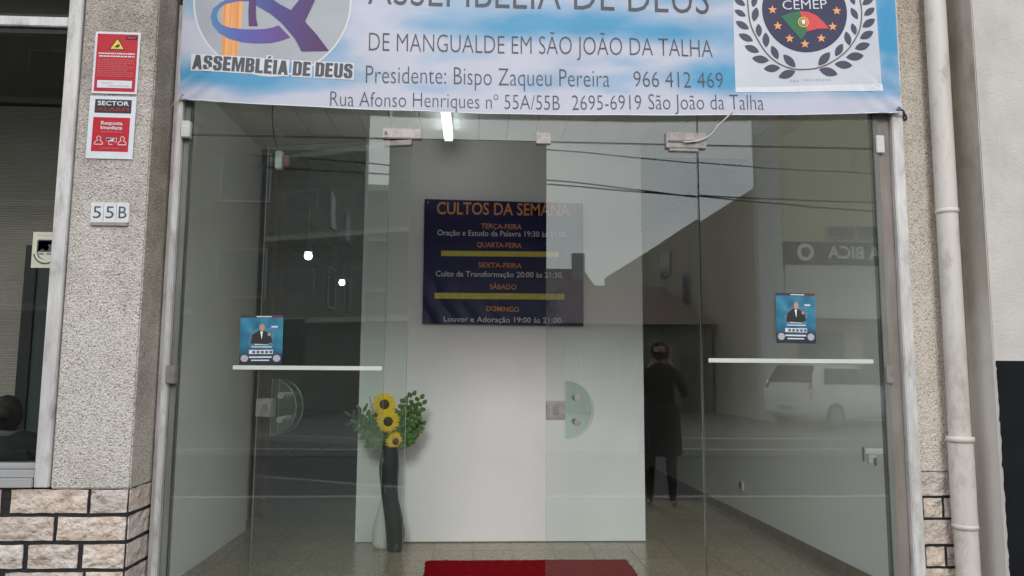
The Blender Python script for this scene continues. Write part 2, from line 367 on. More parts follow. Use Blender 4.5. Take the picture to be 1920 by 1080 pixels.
BLOCK = {  # heavy condensed capitals on a 10 wide, 20 high cell
 'A': ([[(0, 0), (3.1, 20), (7.4, 20), (10.5, 0), (6.9, 0), (6.5, 3.6), (4.0, 3.6), (3.6, 0)]], 10.5), 'D': ([[(0, 0), (6.5, 0), (9.2, 2), (9.2, 18), (6.5, 20), (0, 20), (0, 19.9), (3.8, 16.6), (5.4, 16.6), (5.4, 3.4), (3.8, 3.4), (3.8, 16.6), (0, 19.9)]], 9.4),
 'E': ([[(0, 0), (8, 0), (8, 3.9), (3.9, 3.9), (3.9, 8.3), (7.3, 8.3), (7.3, 12), (3.9, 12), (3.9, 16.1), (7.9, 16.1), (7.9, 20), (0, 20)]], 8.2), 'L': ([[(0, 0), (7.8, 0), (7.8, 3.9), (3.9, 3.9), (3.9, 20), (0, 20)]], 8), 'I': ([[(0, 0), (3.9, 0), (3.9, 20), (0, 20)]], 4.1),
 'M': ([[(0, 0), (3.3, 0), (3.3, 12.5), (5.2, 0), (7.6, 0), (9.5, 12.5), (9.5, 0), (12.8, 0), (12.8, 20), (8.2, 20), (6.4, 9), (4.6, 20), (0, 20)]], 13), 'U': ([[(0, 3), (2, 0), (7.2, 0), (9.2, 3), (9.2, 20), (5.5, 20), (5.5, 3.4), (3.8, 3.4), (3.8, 20), (0, 20)]], 9.4),
 'S': ([[(0, 2.6), (2, 0), (6.9, 0), (9, 2.6), (9, 9), (7.6, 11.6), (3.8, 14), (3.8, 16.9), (5.3, 16.9), (5.3, 13.6), (9, 13.6), (9, 17.4), (7, 20), (2, 20), (0, 17.4), (0, 12.2), (1.6, 9.8), (5.2, 7.6), (5.2, 3.2), (3.8, 3.2), (3.8, 7), (0, 7)]], 9.2),
 'B': ([[(0, 0), (6.6, 0), (9, 2), (9, 8.6), (7.6, 10.3), (8.8, 12), (8.8, 18), (6.6, 20), (0, 20), (0, 19.9), (3.8, 16.8), (5.2, 16.8), (5.2, 12), (3.8, 12), (3.8, 16.8), (0, 19.9), (0, 8.6), (3.8, 8.5), (5.3, 8.5), (5.3, 3.2), (3.8, 3.2), (3.8, 8.5), (0, 8.6)]], 9.2)}
def block_text(s_, x0, z0, x1, z1, cap, grow=0):
    polys, x = [], 0
    for ch in s_:
        if ch == ' ': x += 4; continue
        ps, w_ = BLOCK['E' if ch == 'É' else ch]
        for p in ps: polys.append(('l', [(x + a, b) for a, b in p]))
        if ch == 'É': polys.append(('l', [(x + 2.6, 21.3), (x + 5.0, 21.3), (x + 6.8, 24.6), (x + 4.0, 24.6)]))
        x += w_ + .9
    u = Vector((x1 - x0, z1 - z0)); k = u.length / (x - .9); u.normalize(); n = Vector((-u.y, u.x)); q = cap / 20; out = []
    for _, p in polys: out.append([tuple(Vector((x0, z0)) + u * a * k + n * b * q) for a, b in p])
    return out
def plane_y(y, step=.0006): return lambda x, z, l: Vector((x, y - step * l, z))

# ------------------------------------------------------------------ print outlines, metres (x, z)
BANNER_LINES = [('upper', 'ASSEMBLÉIA DE DEUS', -0.604, 3.337, 1.255, 3.342, 0.181), ('mang', 'DE MANGUALDE EM SÃO JOÃO DA TALHA', -0.592, 3.077, 1.27, 3.096, 0.101), ('pres', 'Presidente: Bispo Zaqueu Pereira', -0.604, 2.9, 0.7, 2.912, 0.097), ('phone', '966 412 469', 0.83, 2.913, 1.322, 2.922, 0.09), ('rua', 'Rua Afonso Henriques nº 55A/55B', -0.787, 2.77, 0.431, 2.778, 0.081), ('cp', '2695-6919', 0.497, 2.78, 0.87, 2.786, 0.083), ('sj', 'São João da Talha', 0.91, 2.79, 1.545, 2.805, 0.086), ('logo', 'ASSEMBLÉIA DE DEUS', -1.512, 2.952, -0.675, 2.922, 0.079)]
BOTTOM = [(-1.577, 2.785), (-1.256, 2.773), (-0.561, 2.755), (0.003, 2.748), (0.403, 2.751), (0.863, 2.756), (1.742, 2.782), (2.309, 2.805)]
LOGO_C = [(-1.108, 3.339), (-0.696, 3.352)]
COLUMN = [(-1.383, 3.411), (-1.266, 3.415), (-1.265, 3.332), (-1.269, 3.189), (-1.28, 3.027), (-1.359, 3.025), (-1.373, 3.326)]
SWOOSH_O = [(-1.197, 3.387), (-1.301, 3.375), (-1.381, 3.328), (-1.421, 3.289), (-1.43, 3.244), (-1.419, 3.201), (-1.383, 3.158), (-1.33, 3.124), (-1.257, 3.107), (-1.185, 3.103), (-1.113, 3.108), (-1.057, 3.123), (-1.011, 3.144)]
SWOOSH_I = [(-1.211, 3.342), (-1.299, 3.336), (-1.36, 3.318), (-1.39, 3.289), (-1.399, 3.256), (-1.392, 3.226), (-1.37, 3.202), (-1.328, 3.187), (-1.261, 3.18), (-1.188, 3.181), (-1.137, 3.187), (-1.101, 3.196), (-1.073, 3.208)]
RIBBON = [(-1.198, 3.395), (-1.123, 3.359), (-1.07, 3.324), (-1.011, 3.294), (-0.972, 3.349), (-0.943, 3.42), (-0.865, 3.422), (-0.891, 3.344), (-0.936, 3.234), (-0.871, 3.162), (-0.803, 3.072), (-0.948, 3.068), (-0.985, 3.137), (-1.061, 3.225), (-1.12, 3.273), (-1.184, 3.31), (-1.226, 3.339), (-1.259, 3.376)]
BAR = [(-1.234, 3.388), (-1.192, 3.39), (-1.197, 3.312), (-1.194, 3.251), (-1.182, 3.201), (-1.229, 3.2), (-1.235, 3.278)]
PATCH = [(1.393, 3.613), (2.187, 3.64), (2.207, 2.926), (1.389, 2.906)]
PATCH2 = [(1.39, 2.927), (2.209, 2.966), (2.21, 2.926), (1.389, 2.9)]
CREST = [(1.788, 3.374), (2.026, 3.381)]
STARS = [(1.607, 3.374), (1.634, 3.282), (1.698, 3.212), (1.783, 3.183), (1.875, 3.217), (1.941, 3.286), (1.968, 3.378)]
FLAG_G = [(1.654, 3.337), (1.703, 3.359), (1.76, 3.371), (1.782, 3.315), (1.8, 3.258), (1.764, 3.207), (1.713, 3.265)]
FLAG_R = [(1.76, 3.371), (1.81, 3.368), (1.85, 3.351), (1.889, 3.315), (1.922, 3.273), (1.86, 3.273), (1.799, 3.255), (1.778, 3.315)]
ORB = [(1.778, 3.308), (1.81, 3.309)]
LEAVES = [((1.398, 3.372), (1.46, 3.336)), ((1.403, 3.307), (1.474, 3.262)), ((1.417, 3.233), (1.495, 3.194)), ((1.448, 3.166), (1.527, 3.131)), ((1.486, 3.096), (1.581, 3.085)), ((1.55, 3.037), (1.643, 3.046)), ((1.631, 2.992), (1.726, 3.028)), ((1.521, 3.389), (1.502, 3.307)), ((1.528, 3.294), (1.529, 3.218)), ((1.566, 3.244), (1.567, 3.159)), ((1.597, 3.17), (1.631, 3.093)), ((1.662, 3.121), (1.727, 3.05)), ((2.185, 3.403), (2.122, 3.356)), ((2.184, 3.338), (2.109, 3.287)), ((2.171, 3.265), (2.091, 3.22)), ((2.148, 3.192), (2.059, 3.161)), ((2.109, 3.123), (2.007, 3.11)), ((2.042, 3.064), (1.942, 3.071)), ((1.958, 3.012), (1.856, 3.04)), ((2.05, 3.399), (2.084, 3.332)), ((2.051, 3.309), (2.068, 3.241)), ((2.014, 3.26), (2.031, 3.179)), ((1.992, 3.188), (1.949, 3.115)), ((1.92, 3.138), (1.854, 3.062)), ((1.396, 3.44), (1.458, 3.398)), ((1.516, 3.458), (1.501, 3.389)), ((2.184, 3.469), (2.115, 3.418)), ((2.05, 3.475), (2.071, 3.417))]
STEM = [(1.47, 3.47), (1.474, 3.367), (1.485, 3.286), (1.519, 3.205), (1.569, 3.125), (1.634, 3.07), (1.712, 3.041), (1.778, 3.039), (1.845, 3.047), (1.919, 3.077), (2.002, 3.137), (2.058, 3.207), (2.095, 3.283), (2.109, 3.38), (2.098, 3.49)]
CEMEP = (1.665, 3.376, 1.915, 3.39, 0.052999999999999936)
NPC = [(1.696, 2.968), (1.749, 2.971), (1.767, 2.973), (1.923, 2.983)]
POSTER_LINES = [('CULTOS DA SEMANA', -0.348, 2.689, 0.78, 2.69, 0.101, 'o'), ('TERÇA-FEIRA', 0.026, 2.572, 0.368, 2.568, 0.041, 'o'), ('Oração e Estudo da Palavra 19:30 às 21:00.', -0.341, 2.507, 0.757, 2.506, 0.046, 'w'), ('QUARTA-FEIRA', -0.008, 2.412, 0.369, 2.409, 0.041, 'o'), ('SEXTA-FEIRA', 0.007, 2.241, 0.37, 2.237, 0.04, 'o'), ('Culto da Transformação 20:00 às 21:30.', -0.348, 2.16, 0.721, 2.16, 0.045, 'w'), ('SÁBADO', 0.103, 2.058, 0.326, 2.056, 0.04, 'o'), ('DOMINGO', 0.078, 1.874, 0.349, 1.868, 0.04, 'o'), ('Louvor e Adoração 19:00 às 21:00.', -0.275, 1.782, 0.716, 1.778, 0.044, 'w')]
BARS = [[(-0.307, 2.376), (0.685, 2.381), (0.685, 2.336), (-0.306, 2.331)], [(-0.354, 2.021), (0.73, 2.024), (0.729, 1.975), (-0.353, 1.972)]]
POSTER = [(-0.453, 2.816), (0.89, 2.798), (0.891, 1.753), (-0.451, 1.762)]

# ================================================================== SETTING
def sheet(x0, x1, y0, y1, z): 
    bm = bmesh.new(); bm.faces.new([bm.verts.new(p) for p in ((x0, y0, z), (x1, y0, z), (x1, y1, z), (x0, y1, z))]); return bm
struct('terrain', sheet(-150, 150, -160, 60, -.30), M['asphalt'])
struct('pavement', B(-40, 40, -4.46, -.3, -.28, -.02), M['paving'])
struct('kerb', B(-40, 40, -4.62, -4.463, -.28, -.015, bev=.01), M['kerb'])
struct('road', sheet(-60, 60, -9.5, -4.62, -.15), M['asphalt'])
struct('far_kerb', B(-60, 60, -9.66, -9.5, -.28, -.04, bev=.01), M['kerb'])
struct('parking_ground', sheet(-60, 60, -60, -9.66, -.10), M['paving'])
struct('parking_line', sheet(3.5, 14, -12.3, -12.18, -.096), M['line'])

# interior floor of the hall: tiles one by one where they can be told apart
fl = struct('interior_floor', B(-2.15, 2.75, -.12, 12.5, -.25, -.004), M['grout'])
T = .305
tile_mesh = []
for i in range(3):
    o = obj('floor_tile', B(-T / 2 + .0015, T / 2 - .0015, -T / 2 + .0015, T / 2 - .0015, -.010, 0, bev=.0012), M['tile'][i], fl)
    o.location = (-2.0 + T * (i + .5), -.1 + T * .5, 0); tile_mesh.append(o.data)
for j in range(14):
    for i in range(16):
        if j == 0 and i < 3: continue
        x = -2.14 + T * (i + .5); y = -.1 + T * (j + .5)
        o = bpy.data.objects.new('floor_tile', random.choice(tile_mesh)); col.objects.link(o); o.parent = fl
        o.location = (x, y, random.uniform(-.0006, .0006)); o.rotation_euler = (0, 0, random.choice((0, 1, 2, 3)) * math.pi / 2)
for i in range(3):
    pass
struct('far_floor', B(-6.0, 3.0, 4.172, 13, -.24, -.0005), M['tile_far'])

# walls of the hall
def wall_quad(p0, p1, z0, z1, t, name, m):
    d = (Vector(p1) - Vector(p0)).normalized(); n = Vector((-d.y, d.x)) * t
    bm = bmesh.new(); v = [bm.verts.new((x, y, z)) for (x, y) in (p0, p1, (p1[0] + n.x, p1[1] + n.y), (p0[0] + n.x, p0[1] + n.y)) for z in (z0, z1)]
    for f in ((0, 2, 3, 1), (2, 4, 5, 3), (4, 6, 7, 5), (6, 0, 1, 7), (1, 3, 5, 7), (0, 6, 4, 2)): bm.faces.new([v[i] for i in f])
    bmesh.ops.recalc_face_normals(bm, faces=bm.faces); return struct(name, bm, m)
wall_quad((-1.965, .06), (-1.965, 2.77), 0, 3.36, .12, 'wall_left', M['plaster'])
wall_quad((2.62, .05), (2.40, 6.4), 0, 3.36, -.12, 'wall_right', M['plaster'])
wall_quad((2.398, 6.4), (2.30, 12.9), 0, 3.36, -.12, 'wall_corridor', M['plaster'])
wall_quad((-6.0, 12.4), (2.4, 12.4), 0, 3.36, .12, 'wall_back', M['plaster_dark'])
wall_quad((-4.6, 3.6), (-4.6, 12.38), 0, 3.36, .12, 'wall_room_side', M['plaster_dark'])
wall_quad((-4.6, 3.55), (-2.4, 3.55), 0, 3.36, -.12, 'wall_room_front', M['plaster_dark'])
sk = struct('skirting', bmesh.new(), M['skirting'])
for k in range(16):
    a, b = k / 16, (k + 1) / 16 - .0012
    p = Vector((2.618, .1)).lerp(Vector((2.40, 6.4)), a); q = Vector((2.618, .1)).lerp(Vector((2.40, 6.4)), b)
    bm = bmesh.new(); vv = [bm.verts.new((x, y, z)) for (x, y) in ((p.x, p.y), (q.x, q.y), (q.x - .012, q.y), (p.x - .012, p.y)) for z in (0, .075)]
    for f in ((0, 2, 3, 1), (2, 4, 5, 3), (4, 6, 7, 5), (6, 0, 1, 7), (1, 3, 5, 7), (0, 6, 4, 2)): bm.faces.new([vv[i] for i in f])
    bmesh.ops.recalc_face_normals(bm, faces=bm.faces); obj('skirting_tile', bm, M['skirting'], sk)

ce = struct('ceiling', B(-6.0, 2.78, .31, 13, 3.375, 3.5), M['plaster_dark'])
pm = None; hall_plank = []
for k in range(32):
    x = -4.7 + k * .235
    if -2.3 < x < 2.75:
        hp = obj('ceiling_plank', B(0, .231, .12, 2.74, 3.352, 3.372, bev=.004), M['partition'], ce) if not hall_plank else bpy.data.objects.new('ceiling_plank', hall_plank[0])
        if hall_plank: col.objects.link(hp); hp.parent = ce
        hall_plank.append(hp.data); hp.location.x = x
    if pm is None:
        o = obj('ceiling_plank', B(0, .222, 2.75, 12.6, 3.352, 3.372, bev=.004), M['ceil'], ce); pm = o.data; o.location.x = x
    else:
        o = bpy.data.objects.new('ceiling_plank', pm); col.objects.link(o); o.parent = ce; o.location.x = x

# ================================================================== FACADE
# --- roughcast pillar, left
pl = thing('pillar', 'left roughcast pillar carrying the red alarm signs and the house number', 'pillar', (0, 0, 0))
bm = B(-1.974, -1.612, -.25, .10, .828, 4.3, bev=.006)
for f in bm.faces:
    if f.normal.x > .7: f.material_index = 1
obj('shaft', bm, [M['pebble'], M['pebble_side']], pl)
# --- split stone base under window and pillar
bw = thing('brick_wall', 'split stone brick base with black joints under the left pillar and window', 'brick wall')
bm = bmesh.new(); box(bm, -3.0, -1.618, -.243, .10, -.25, .826)
obj('mortar', bm, M['mortar'], bw)

def stone(parent, x0, x1, z0, z1, yf, mats, face='y', depth=.02, seed=0):
    """rough split-faced brick; face 'y' looks to the street, 'x' looks to +x"""
    rnd = random.Random(seed); nx = max(3, int((x1 - x0) / .045)); nz = 4; bm = bmesh.new(); g = []
    for j in range(nz + 1):
        row = []
        for i in range(nx + 1):
            u = x0 + (x1 - x0) * i / nx; w = z0 + (z1 - z0) * j / nz
            edge = i in (0, nx) or j in (0, nz)
            if edge: u += rnd.uniform(-.0015, .0015); w += rnd.uniform(-.002, .002)
            d = .006 if edge else depth * (.55 + .45 * noise.noise(Vector((u * 9, w * 12, seed * 3.1)))) + rnd.uniform(-.003, .003)
            row.append(bm.verts.new((u, yf - d, w) if face == 'y' else (yf + d, u, w)))
        g.append(row)
    for j in range(nz):
        for i in range(nx):
            q = [g[j][i], g[j][i + 1], g[j + 1][i + 1], g[j + 1][i]]
            bm.faces.new(q)
    ring = [g[0][i] for i in range(nx + 1)] + [g[j][nx] for j in range(1, nz + 1)] + [g[nz][i] for i in range(nx - 1, -1, -1)] + [g[j][0] for j in range(nz - 1, 0, -1)]
    back = [bm.verts.new((v.co.x, yf + .004, v.co.z) if face == 'y' else (yf - .004, v.co.y, v.co.z)) for v in ring]
    for i in range(len(ring)): bm.faces.new((ring[i], back[i], back[(i + 1) % len(ring)], ring[(i + 1) % len(ring)]))
    bmesh.ops.recalc_face_normals(bm, faces=bm.faces)
    return obj('brick', bm, mats[seed % len(mats)], parent)

rows = [.827 - .1245 * k for k in range(7)]
joints = {0: [-2.62, -2.195, -2.178 + .03, -1.803, -1.786, -1.622], 1: [-2.36, -1.949, -1.93, -1.622], 2: [-2.44, -2.078, -2.052, -1.832, -1.806, -1.622]}
sd_ = 1
for k, zt in enumerate(rows[:-1]):
    js = joints.get(k) or [j + .05 * ((k * 7) % 3) if i not in (len(joints[k % 3]) - 1,) else j for i, j in enumerate(joints[k % 3])]
    js = list(js)
    extra = [-3.0, js[0] - .02]
    for a, b in zip((extra + js)[::2], (extra + js)[1::2]):
        if b - a < .03: continue
        stone(bw, a, b, zt - .1245 + .0165, zt - .003, -.243, M['brick'], seed=sd_); sd_ += 1
    stone(bw, -.236, -.012, zt - .1245 + .0165, zt - .003, -1.618, M['brick'], face='x', depth=.012, seed=sd_ + 3); sd_ += 1

# --- right pillar
pr = thing('pillar', 'narrow right roughcast pillar between the glass front and the drainpipe', 'pillar')
obj('shaft', B(2.332, 2.634, .0, .30, .874, 4.3, bev=.004), M['pebble_right'], pr)
obj('mortar', B(2.336, 2.634, .004, .30, -.25, .872), M['mortar'], pr)
zt = .872
for k in range(7):
    if k % 2 == 0: stone(pr, 2.337, 2.630, zt - .121, zt, .004, M['brick'], seed=sd_, depth=.012); sd_ += 1
    else:
        stone(pr, 2.350, 2.447, zt - .109, zt - .013, .004, M['brick'], seed=sd_, depth=.014)
        stone(pr, 2.464, 2.62, zt - .109, zt - .013, .004, M['brick'], seed=sd_ + 1, depth=.014); sd_ += 2
    zt -= .1235

# --- wall above the shopfront
fa = thing('facade_wall', 'rendered wall above the shopfront hidden behind the church banner', 'wall')
obj('lintel', B(-1.606, 2.328, .02, .30, 3.32, 5.2), M['pebble'], fa)
obj('upper_wall', B(-6.0, 6.5, -.24, .30, 5.2, 7.5), M['render'], fa)
obj('window_lintel', B(-6.0, -1.978, -.24, .30, 3.75, 5.2), M['render'], fa)
# --- neighbour's projecting wall, right
nb = thing('rendered_wall', 'cream rendered wall of the neighbouring house right of the drainpipe', 'wall')
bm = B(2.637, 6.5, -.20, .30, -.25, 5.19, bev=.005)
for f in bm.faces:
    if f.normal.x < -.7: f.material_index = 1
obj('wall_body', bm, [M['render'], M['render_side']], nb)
pts = [(2.648 + .008 * noise.noise(Vector((k * .31, 2, 0))) + .005 * noise.noise(Vector((k * 1.3, 7, 0))), -.2 + k * .0172) for k in range(97)]
pts[-1] = (pts[-1][0], 1.455)
poly = pts + [(6.4, 1.455), (6.4, -.2)]
bm = flat_bm([poly], lambda x, z, l: Vector((x, -.207, z)), 0, mx_=0)
ext = bmesh.ops.extrude_face_region(bm, geom=bm.faces[:])
for v in [g for g in ext['geom'] if isinstance(g, bmesh.types.BMVert)]: v.co.y = -.2005
bmesh.ops.recalc_face_normals(bm, faces=bm.faces)
o = obj('black_panel', bm, M['black_paint'], nb)

# --- drainpipe
dp = thing('drainpipe', 'vertical cream plastic drainpipe between right pillar and neighbouring wall', 'drainpipe', (2.512, -.085, 0))
obj('pipe_length', tube(bmesh.new(), [(0, 0, 2.262), (0, 0, 4.4)], .0535, 28), M['pipe'], dp)
obj('pipe_length', tube(bmesh.new(), [(0, 0, 1.05), (0, 0, 2.25)], .0525, 28), M['pipe'], dp)
obj('pipe_length', tube(bmesh.new(), [(.0, 0, .61), (0, 0, 1.045)], .0595, 28), M['pipe'], dp)
obj('pipe_length', tube(bmesh.new(), [(.002, 0, -.02), (.002, 0, .60)], .056, 28), M['pipe'], dp)
obj('collar', lathe(bmesh.new(), [(.050, 1.035), (.0655, 1.037), (.067, 1.05), (.0655, 1.063), (.052, 1.065)], n=28), M['pipe'], dp)
obj('collar', lathe(bmesh.new(), [(.050, 2.238), (.0565, 2.24), (.0575, 2.25), (.0565, 2.262), (.052, 2.264)], n=28), M['pipe'], dp)
obj('collar', lathe(bmesh.new(), [(.054, .598), (.061, .60), (.0625, .612), (.061, .622), (.054, .624)], n=28), M['pipe'], dp)

# --- left shop window
wn = thing('shop_window', 'aluminium framed shop window left of the roughcast pillar', 'window')
obj('frame_post', B(-2.045, -1.978, -.262, -.19, .835, 3.7, bev=.004), M['alu'], wn)
obj('frame_post', B(-3.0, -2.92, -.262, -.19, .835, 3.7, bev=.004), M['alu'], wn)
bm = bmesh.new()
box(bm, -2.918, -2.048, -.268, -.18, .835, .878, .004); box(bm, -2.918, -2.048, -.255, -.19, .880, .915, .003); box(bm, -2.918, -2.048, -.24, -.19, .917, .945, .006)
obj('sill', bm, M['alu_clean'], wn)
bm = bmesh.new(); box(bm, -2.918, -2.048, -.25, -.19, 3.075, 3.125, .004)
obj('transom_bar', bm, M['alu'], wn)
obj('gasket', B(-2.918, -2.048, -.232, -.20, 3.045, 3.073), M['door_black'], wn)
obj('gasket', B(-2.918, -2.048, -.232, -.20, 3.127, 3.145), M['door_black'], wn)
obj('glass_pane', B(-2.92, -2.045, -.222, -.216, .945, 3.046), M['glass_window'], wn)
obj('glass_pane', B(-2.92, -2.045, -.222, -.216, 3.145, 3.7), M['glass_window'], wn)

# sticker with a crest on the window
so = thing('crest_sticker', 'pale yellow crest sticker on the shop window beside its frame', 'sticker')
S = plane_y(-.2235)
obj('backing', flat_bm([[(-2.155, 2.043), (-2.025, 2.043), (-2.025, 1.868), (-2.155, 1.868)]], S, 0), M['sticker'], so)
cx, cz = -2.090, 1.955
sh = [(cx - .040, cz + .048), (cx + .040, cz + .048), (cx + .040, cz - .01), (cx + .03, cz - .036), (cx, cz - .052), (cx - .03, cz - .036), (cx - .040, cz - .01)]
obj('crest', flat_bm([stroke(sh + [sh[0]], .006)], S, 1), M['ink'], so)
obj('crest', flat_bm([disc(cx, cz + .01, .014, 16), rect(cx - .028, cx - .016, cz + .028, cz + .034), rect(cx + .012, cx + .028, cz + .028, cz + .034), rect(cx - .03, cx - .008, cz - .022, cz - .016), rect(cx + .004, cx + .028, cz - .022, cz - .016), stroke(disc(cx, cz - .01, .056, 14, 190, 350), .007)], S, 1), M['ink'], so)
obj('small_print', flat_bm([rect(cx - .045, cx + .045, cz + .070, cz + .073), rect(cx - .03, cx + .03, cz - .070, cz - .067)], S, 1), M['grey_print'], so)

# --- glass shopfront
gf = thing('glass_shopfront', 'frameless glass shopfront with double door under the church banner', 'shopfront')
obj('frame_post', B(-1.608, -1.585, -.022, .05, -.02, 3.32, bev=.003), M['alu'], gf)
obj('frame_post', B(-1.583, -1.552, -.045, .05, -.02, 4.3, bev=.005), M['alu'], gf)
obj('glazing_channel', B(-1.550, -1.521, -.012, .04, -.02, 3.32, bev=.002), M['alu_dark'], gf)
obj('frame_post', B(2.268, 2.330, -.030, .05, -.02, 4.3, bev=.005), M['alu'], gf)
obj('frame_post', B(2.200, 2.266, .004, .05, -.02, 3.32, bev=.003), M['alu_shade'], gf)
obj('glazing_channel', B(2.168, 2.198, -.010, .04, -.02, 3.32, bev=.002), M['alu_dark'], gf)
obj('threshold', B(-1.519, 2.166, -.10, .10, -.02, .012, bev=.004), M['alu'], gf)

def pane(parent, name, x0, x1, z0, z1, edge='glass_edge', y=0):
    bm = B(x0, x1, y - .005, y + .005, z0, z1)
    for f in bm.faces: f.material_index = 0 if abs(f.normal.y) > .5 else 1
    return obj(name, bm, [M['glass'], M[edge]], parent)
pane(gf, 'glass_pane', -1.520, -.4755, .012, 2.612)
pane(gf, 'glass_pane', 1.192, 2.167, .012, 2.612)
pane(gf, 'transom_pane', -1.520, -.4745, 2.618, 3.32)
pane(gf, 'transom_pane', -.4685, 1.1855, 2.618, 3.32)
pane(gf, 'transom_pane', 1.1915, 2.167, 2.618, 3.32)
DW = .822
def door(parent, sign, ajar):
    """leaf drawn from its pivot at the origin; sign=+1 free edge towards +x when closed"""
    d = pane(parent, 'door', *( (-.055, DW - .055) if sign > 0 else (-(DW - .055), .055)), .014, 2.612, edge='glass_door_edge')
    s = sign; e = (DW - .055) * s
    def bx(a, b, *r, bev=.003): return B(min(a, b), max(a, b), *r, bev=bev)
    obj('lock_plate', bx(e, e - .100 * s, -.016, .016, 1.137, 1.233), M['steel'], d)
    obj('lock_core', bx(e - .035 * s, e - .065 * s, -.019, .019, 1.165, 1.205, bev=.002), M['alu_dark'], d)
    for side in (-1, 1):
        a = e - .102 * s; n = 28; bm = bmesh.new(); F, K_ = [], []
        y0 = side * .040
        pr_ = [(a - s * .148 * math.sin(math.pi * i / n) * .94, 1.189 + .148 * math.cos(math.pi * i / n)) for i in range(n + 1)]
        F = [bm.verts.new((x, y0 - .005, z)) for x, z in pr_]; K_ = [bm.verts.new((x, y0 + .005, z)) for x, z in pr_]
        bm.faces.new(F); bm.faces.new(K_[::-1])
        for i in range(n + 1):
            f = bm.faces.new((F[i], F[(i + 1) % (n + 1)], K_[(i + 1) % (n + 1)], K_[i])); f.material_index = 1
        bmesh.ops.recalc_face_normals(bm, faces=bm.faces)
        h = obj('door_handle', bm, [M['glass_handle'], M['glass_door_edge']], d)
    for dz in (-.062, .062):
        obj('handle_bolt', tube(bmesh.new(), [(e - .158 * s, -.055, 1.189 + dz), (e - .158 * s, .055, 1.189 + dz)], .017, 16), M['steel'], d)
    obj('patch_fitting', bx(-.06 * s, .10 * s, -.017, .017, 2.575, 2.606), M['steel'], d)
    return d
M['glass_handle'] = glass_mat('frosted_green_glass', (.92, .96, .945), .09)
dl = door(gf, 1, 0); dl.location = (-.413, 0, 0); dl.rotation_euler = (0, 0, R(167.5)); dl['label'] = 'left glass door leaf folded inwards behind the fixed pane'
dr = door(gf, -1, 0); dr.location = (1.130, 0, 0); dr.rotation_euler = (0, 0, R(.35)); dr['label'] = 'closed right glass door leaf'

obj('patch_fitting', B(-.514, -.308, -.022, .022, 2.612, 2.668, bev=.004), M['steel'], gf)
obj('fitting_screw', tube(bmesh.new(), [(-.495, -.026, 2.64), (-.495, -.02, 2.64)], .008, 12), M['alu_dark'], gf)
obj('patch_fitting', B(1.011, 1.233, -.022, .022, 2.590, 2.680, bev=.004), M['steel'], gf)
obj('clamp_bolt', B(1.02, 1.17, -.028, -.0225, 2.622, 2.634, bev=.002), M['alu_dark'], gf)
obj('glass_clip', B(.307, .385, -.020, .020, 2.600, 2.662, bev=.003), M['steel'], gf)
for x0, x1, z0, z1 in ((-1.553, -1.507, 2.585, 2.675), (2.178, 2.226, 2.588, 2.688), (-1.560, -1.512, 1.312, 1.404), (2.172, 2.216, 1.333, 1.428)):
    obj('glass_clip', B(x0, x1, -.052 if x0 < 0 else -.02, -.013 if x0 < 0 else -.0115, z0, z1, bev=.004), M['alu_clean'] if z0 > 2 else M['steel'], gf)

# frosted strips on the glass
S0 = plane_y(-.0062, .0008)
o = obj('frosted_strip', B(-1.243, -.486, -.0078, -.0052, 1.385, 1.406), M['white_frost']); tag(o, 'pale adhesive strip across left fixed pane, under the flyer standing on it', 'adhesive strip', 'pale strips across the panes')
o = obj('frosted_strip', B(1.222, 2.112, -.0078, -.0052, 1.438, 1.460), M['white_frost']); tag(o, 'pale adhesive strip across right fixed pane, well below its blue flyer', 'adhesive strip', 'pale strips across the panes')

# lock block on the right pane
lk = thing('glass_lock', 'small metal latch block low on the right fixed pane edge', 'lock')
obj('latch_plate', B(2.055, 2.150, .006, .022, .962, .992, bev=.002), M['alu_clean'], lk)
obj('latch_body', B(2.070, 2.112, .006, .034, .912, .960, bev=.003), M['alu_clean'], lk)
obj('keeper', B(2.036, 2.044, -.014, .006, .926, 1.0, bev=.001), M['alu_dark'], lk)
obj('key', B(2.098, 2.106, -.02, .004, .905, .945, bev=.001), M['alu_dark'], lk)

# flyers
def colour_grid(name, x0, x1, z0, z1, nx, nz, surf, fn, m, parent):
    bm = bmesh.new(); lay = bm.loops.layers.float_color.new('print')
    g = [[bm.verts.new(surf(x0 + (x1 - x0) * i / nx, z0 + (z1 - z0) * j / nz, 0)) for i in range(nx + 1)] for j in range(nz + 1)]
    for j in range(nz):
        for i in range(nx):
            f = bm.faces.new((g[j][i], g[j][i + 1], g[j + 1][i + 1], g[j + 1][i]))
            for l, (a, b) in zip(f.loops, ((i, j), (i + 1, j), (i + 1, j + 1), (i, j + 1))): l[lay] = (*fn(x0 + (x1 - x0) * a / nx, z0 + (z1 - z0) * b / nz, a / nx, b / nz), 1)
            f.smooth = True
    return obj(name, bm, m, parent)
def print_mat(name, rough=.5, bump=0):
    m = mat(name, (1, 1, 1), rough); t = m.node_tree; a = t.nodes.new('ShaderNodeVertexColor'); a.layer_name = 'print'
    t.links.new(a.outputs[0], t.nodes['Principled BSDF'].inputs['Base Color'])
    if bump:
        tc = t.nodes.new('ShaderNodeTexCoord'); n = t.nodes.new('ShaderNodeTexNoise'); n.inputs['Scale'].default_value = 7; n.inputs['Detail'].default_value = 4
        bp = t.nodes.new('ShaderNodeBump'); bp.inputs['Strength'].default_value = bump; bp.inputs['Distance'].default_value = .01
        t.links.new(tc.outputs['Object'], n.inputs['Vector']); t.links.new(n.outputs['Fac'], bp.inputs['Height']); t.links.new(bp.outputs[0], t.nodes['Principled BSDF'].inputs['Normal'])
    return m
M['print'] = print_mat('colour_print', .45)
M['banner'] = print_mat('banner_vinyl', .5, .12)
M['badge'] = textured('flyer_badge', (.30, .27, .32), (.55, .50, .52), 120, 2, .5, 0)
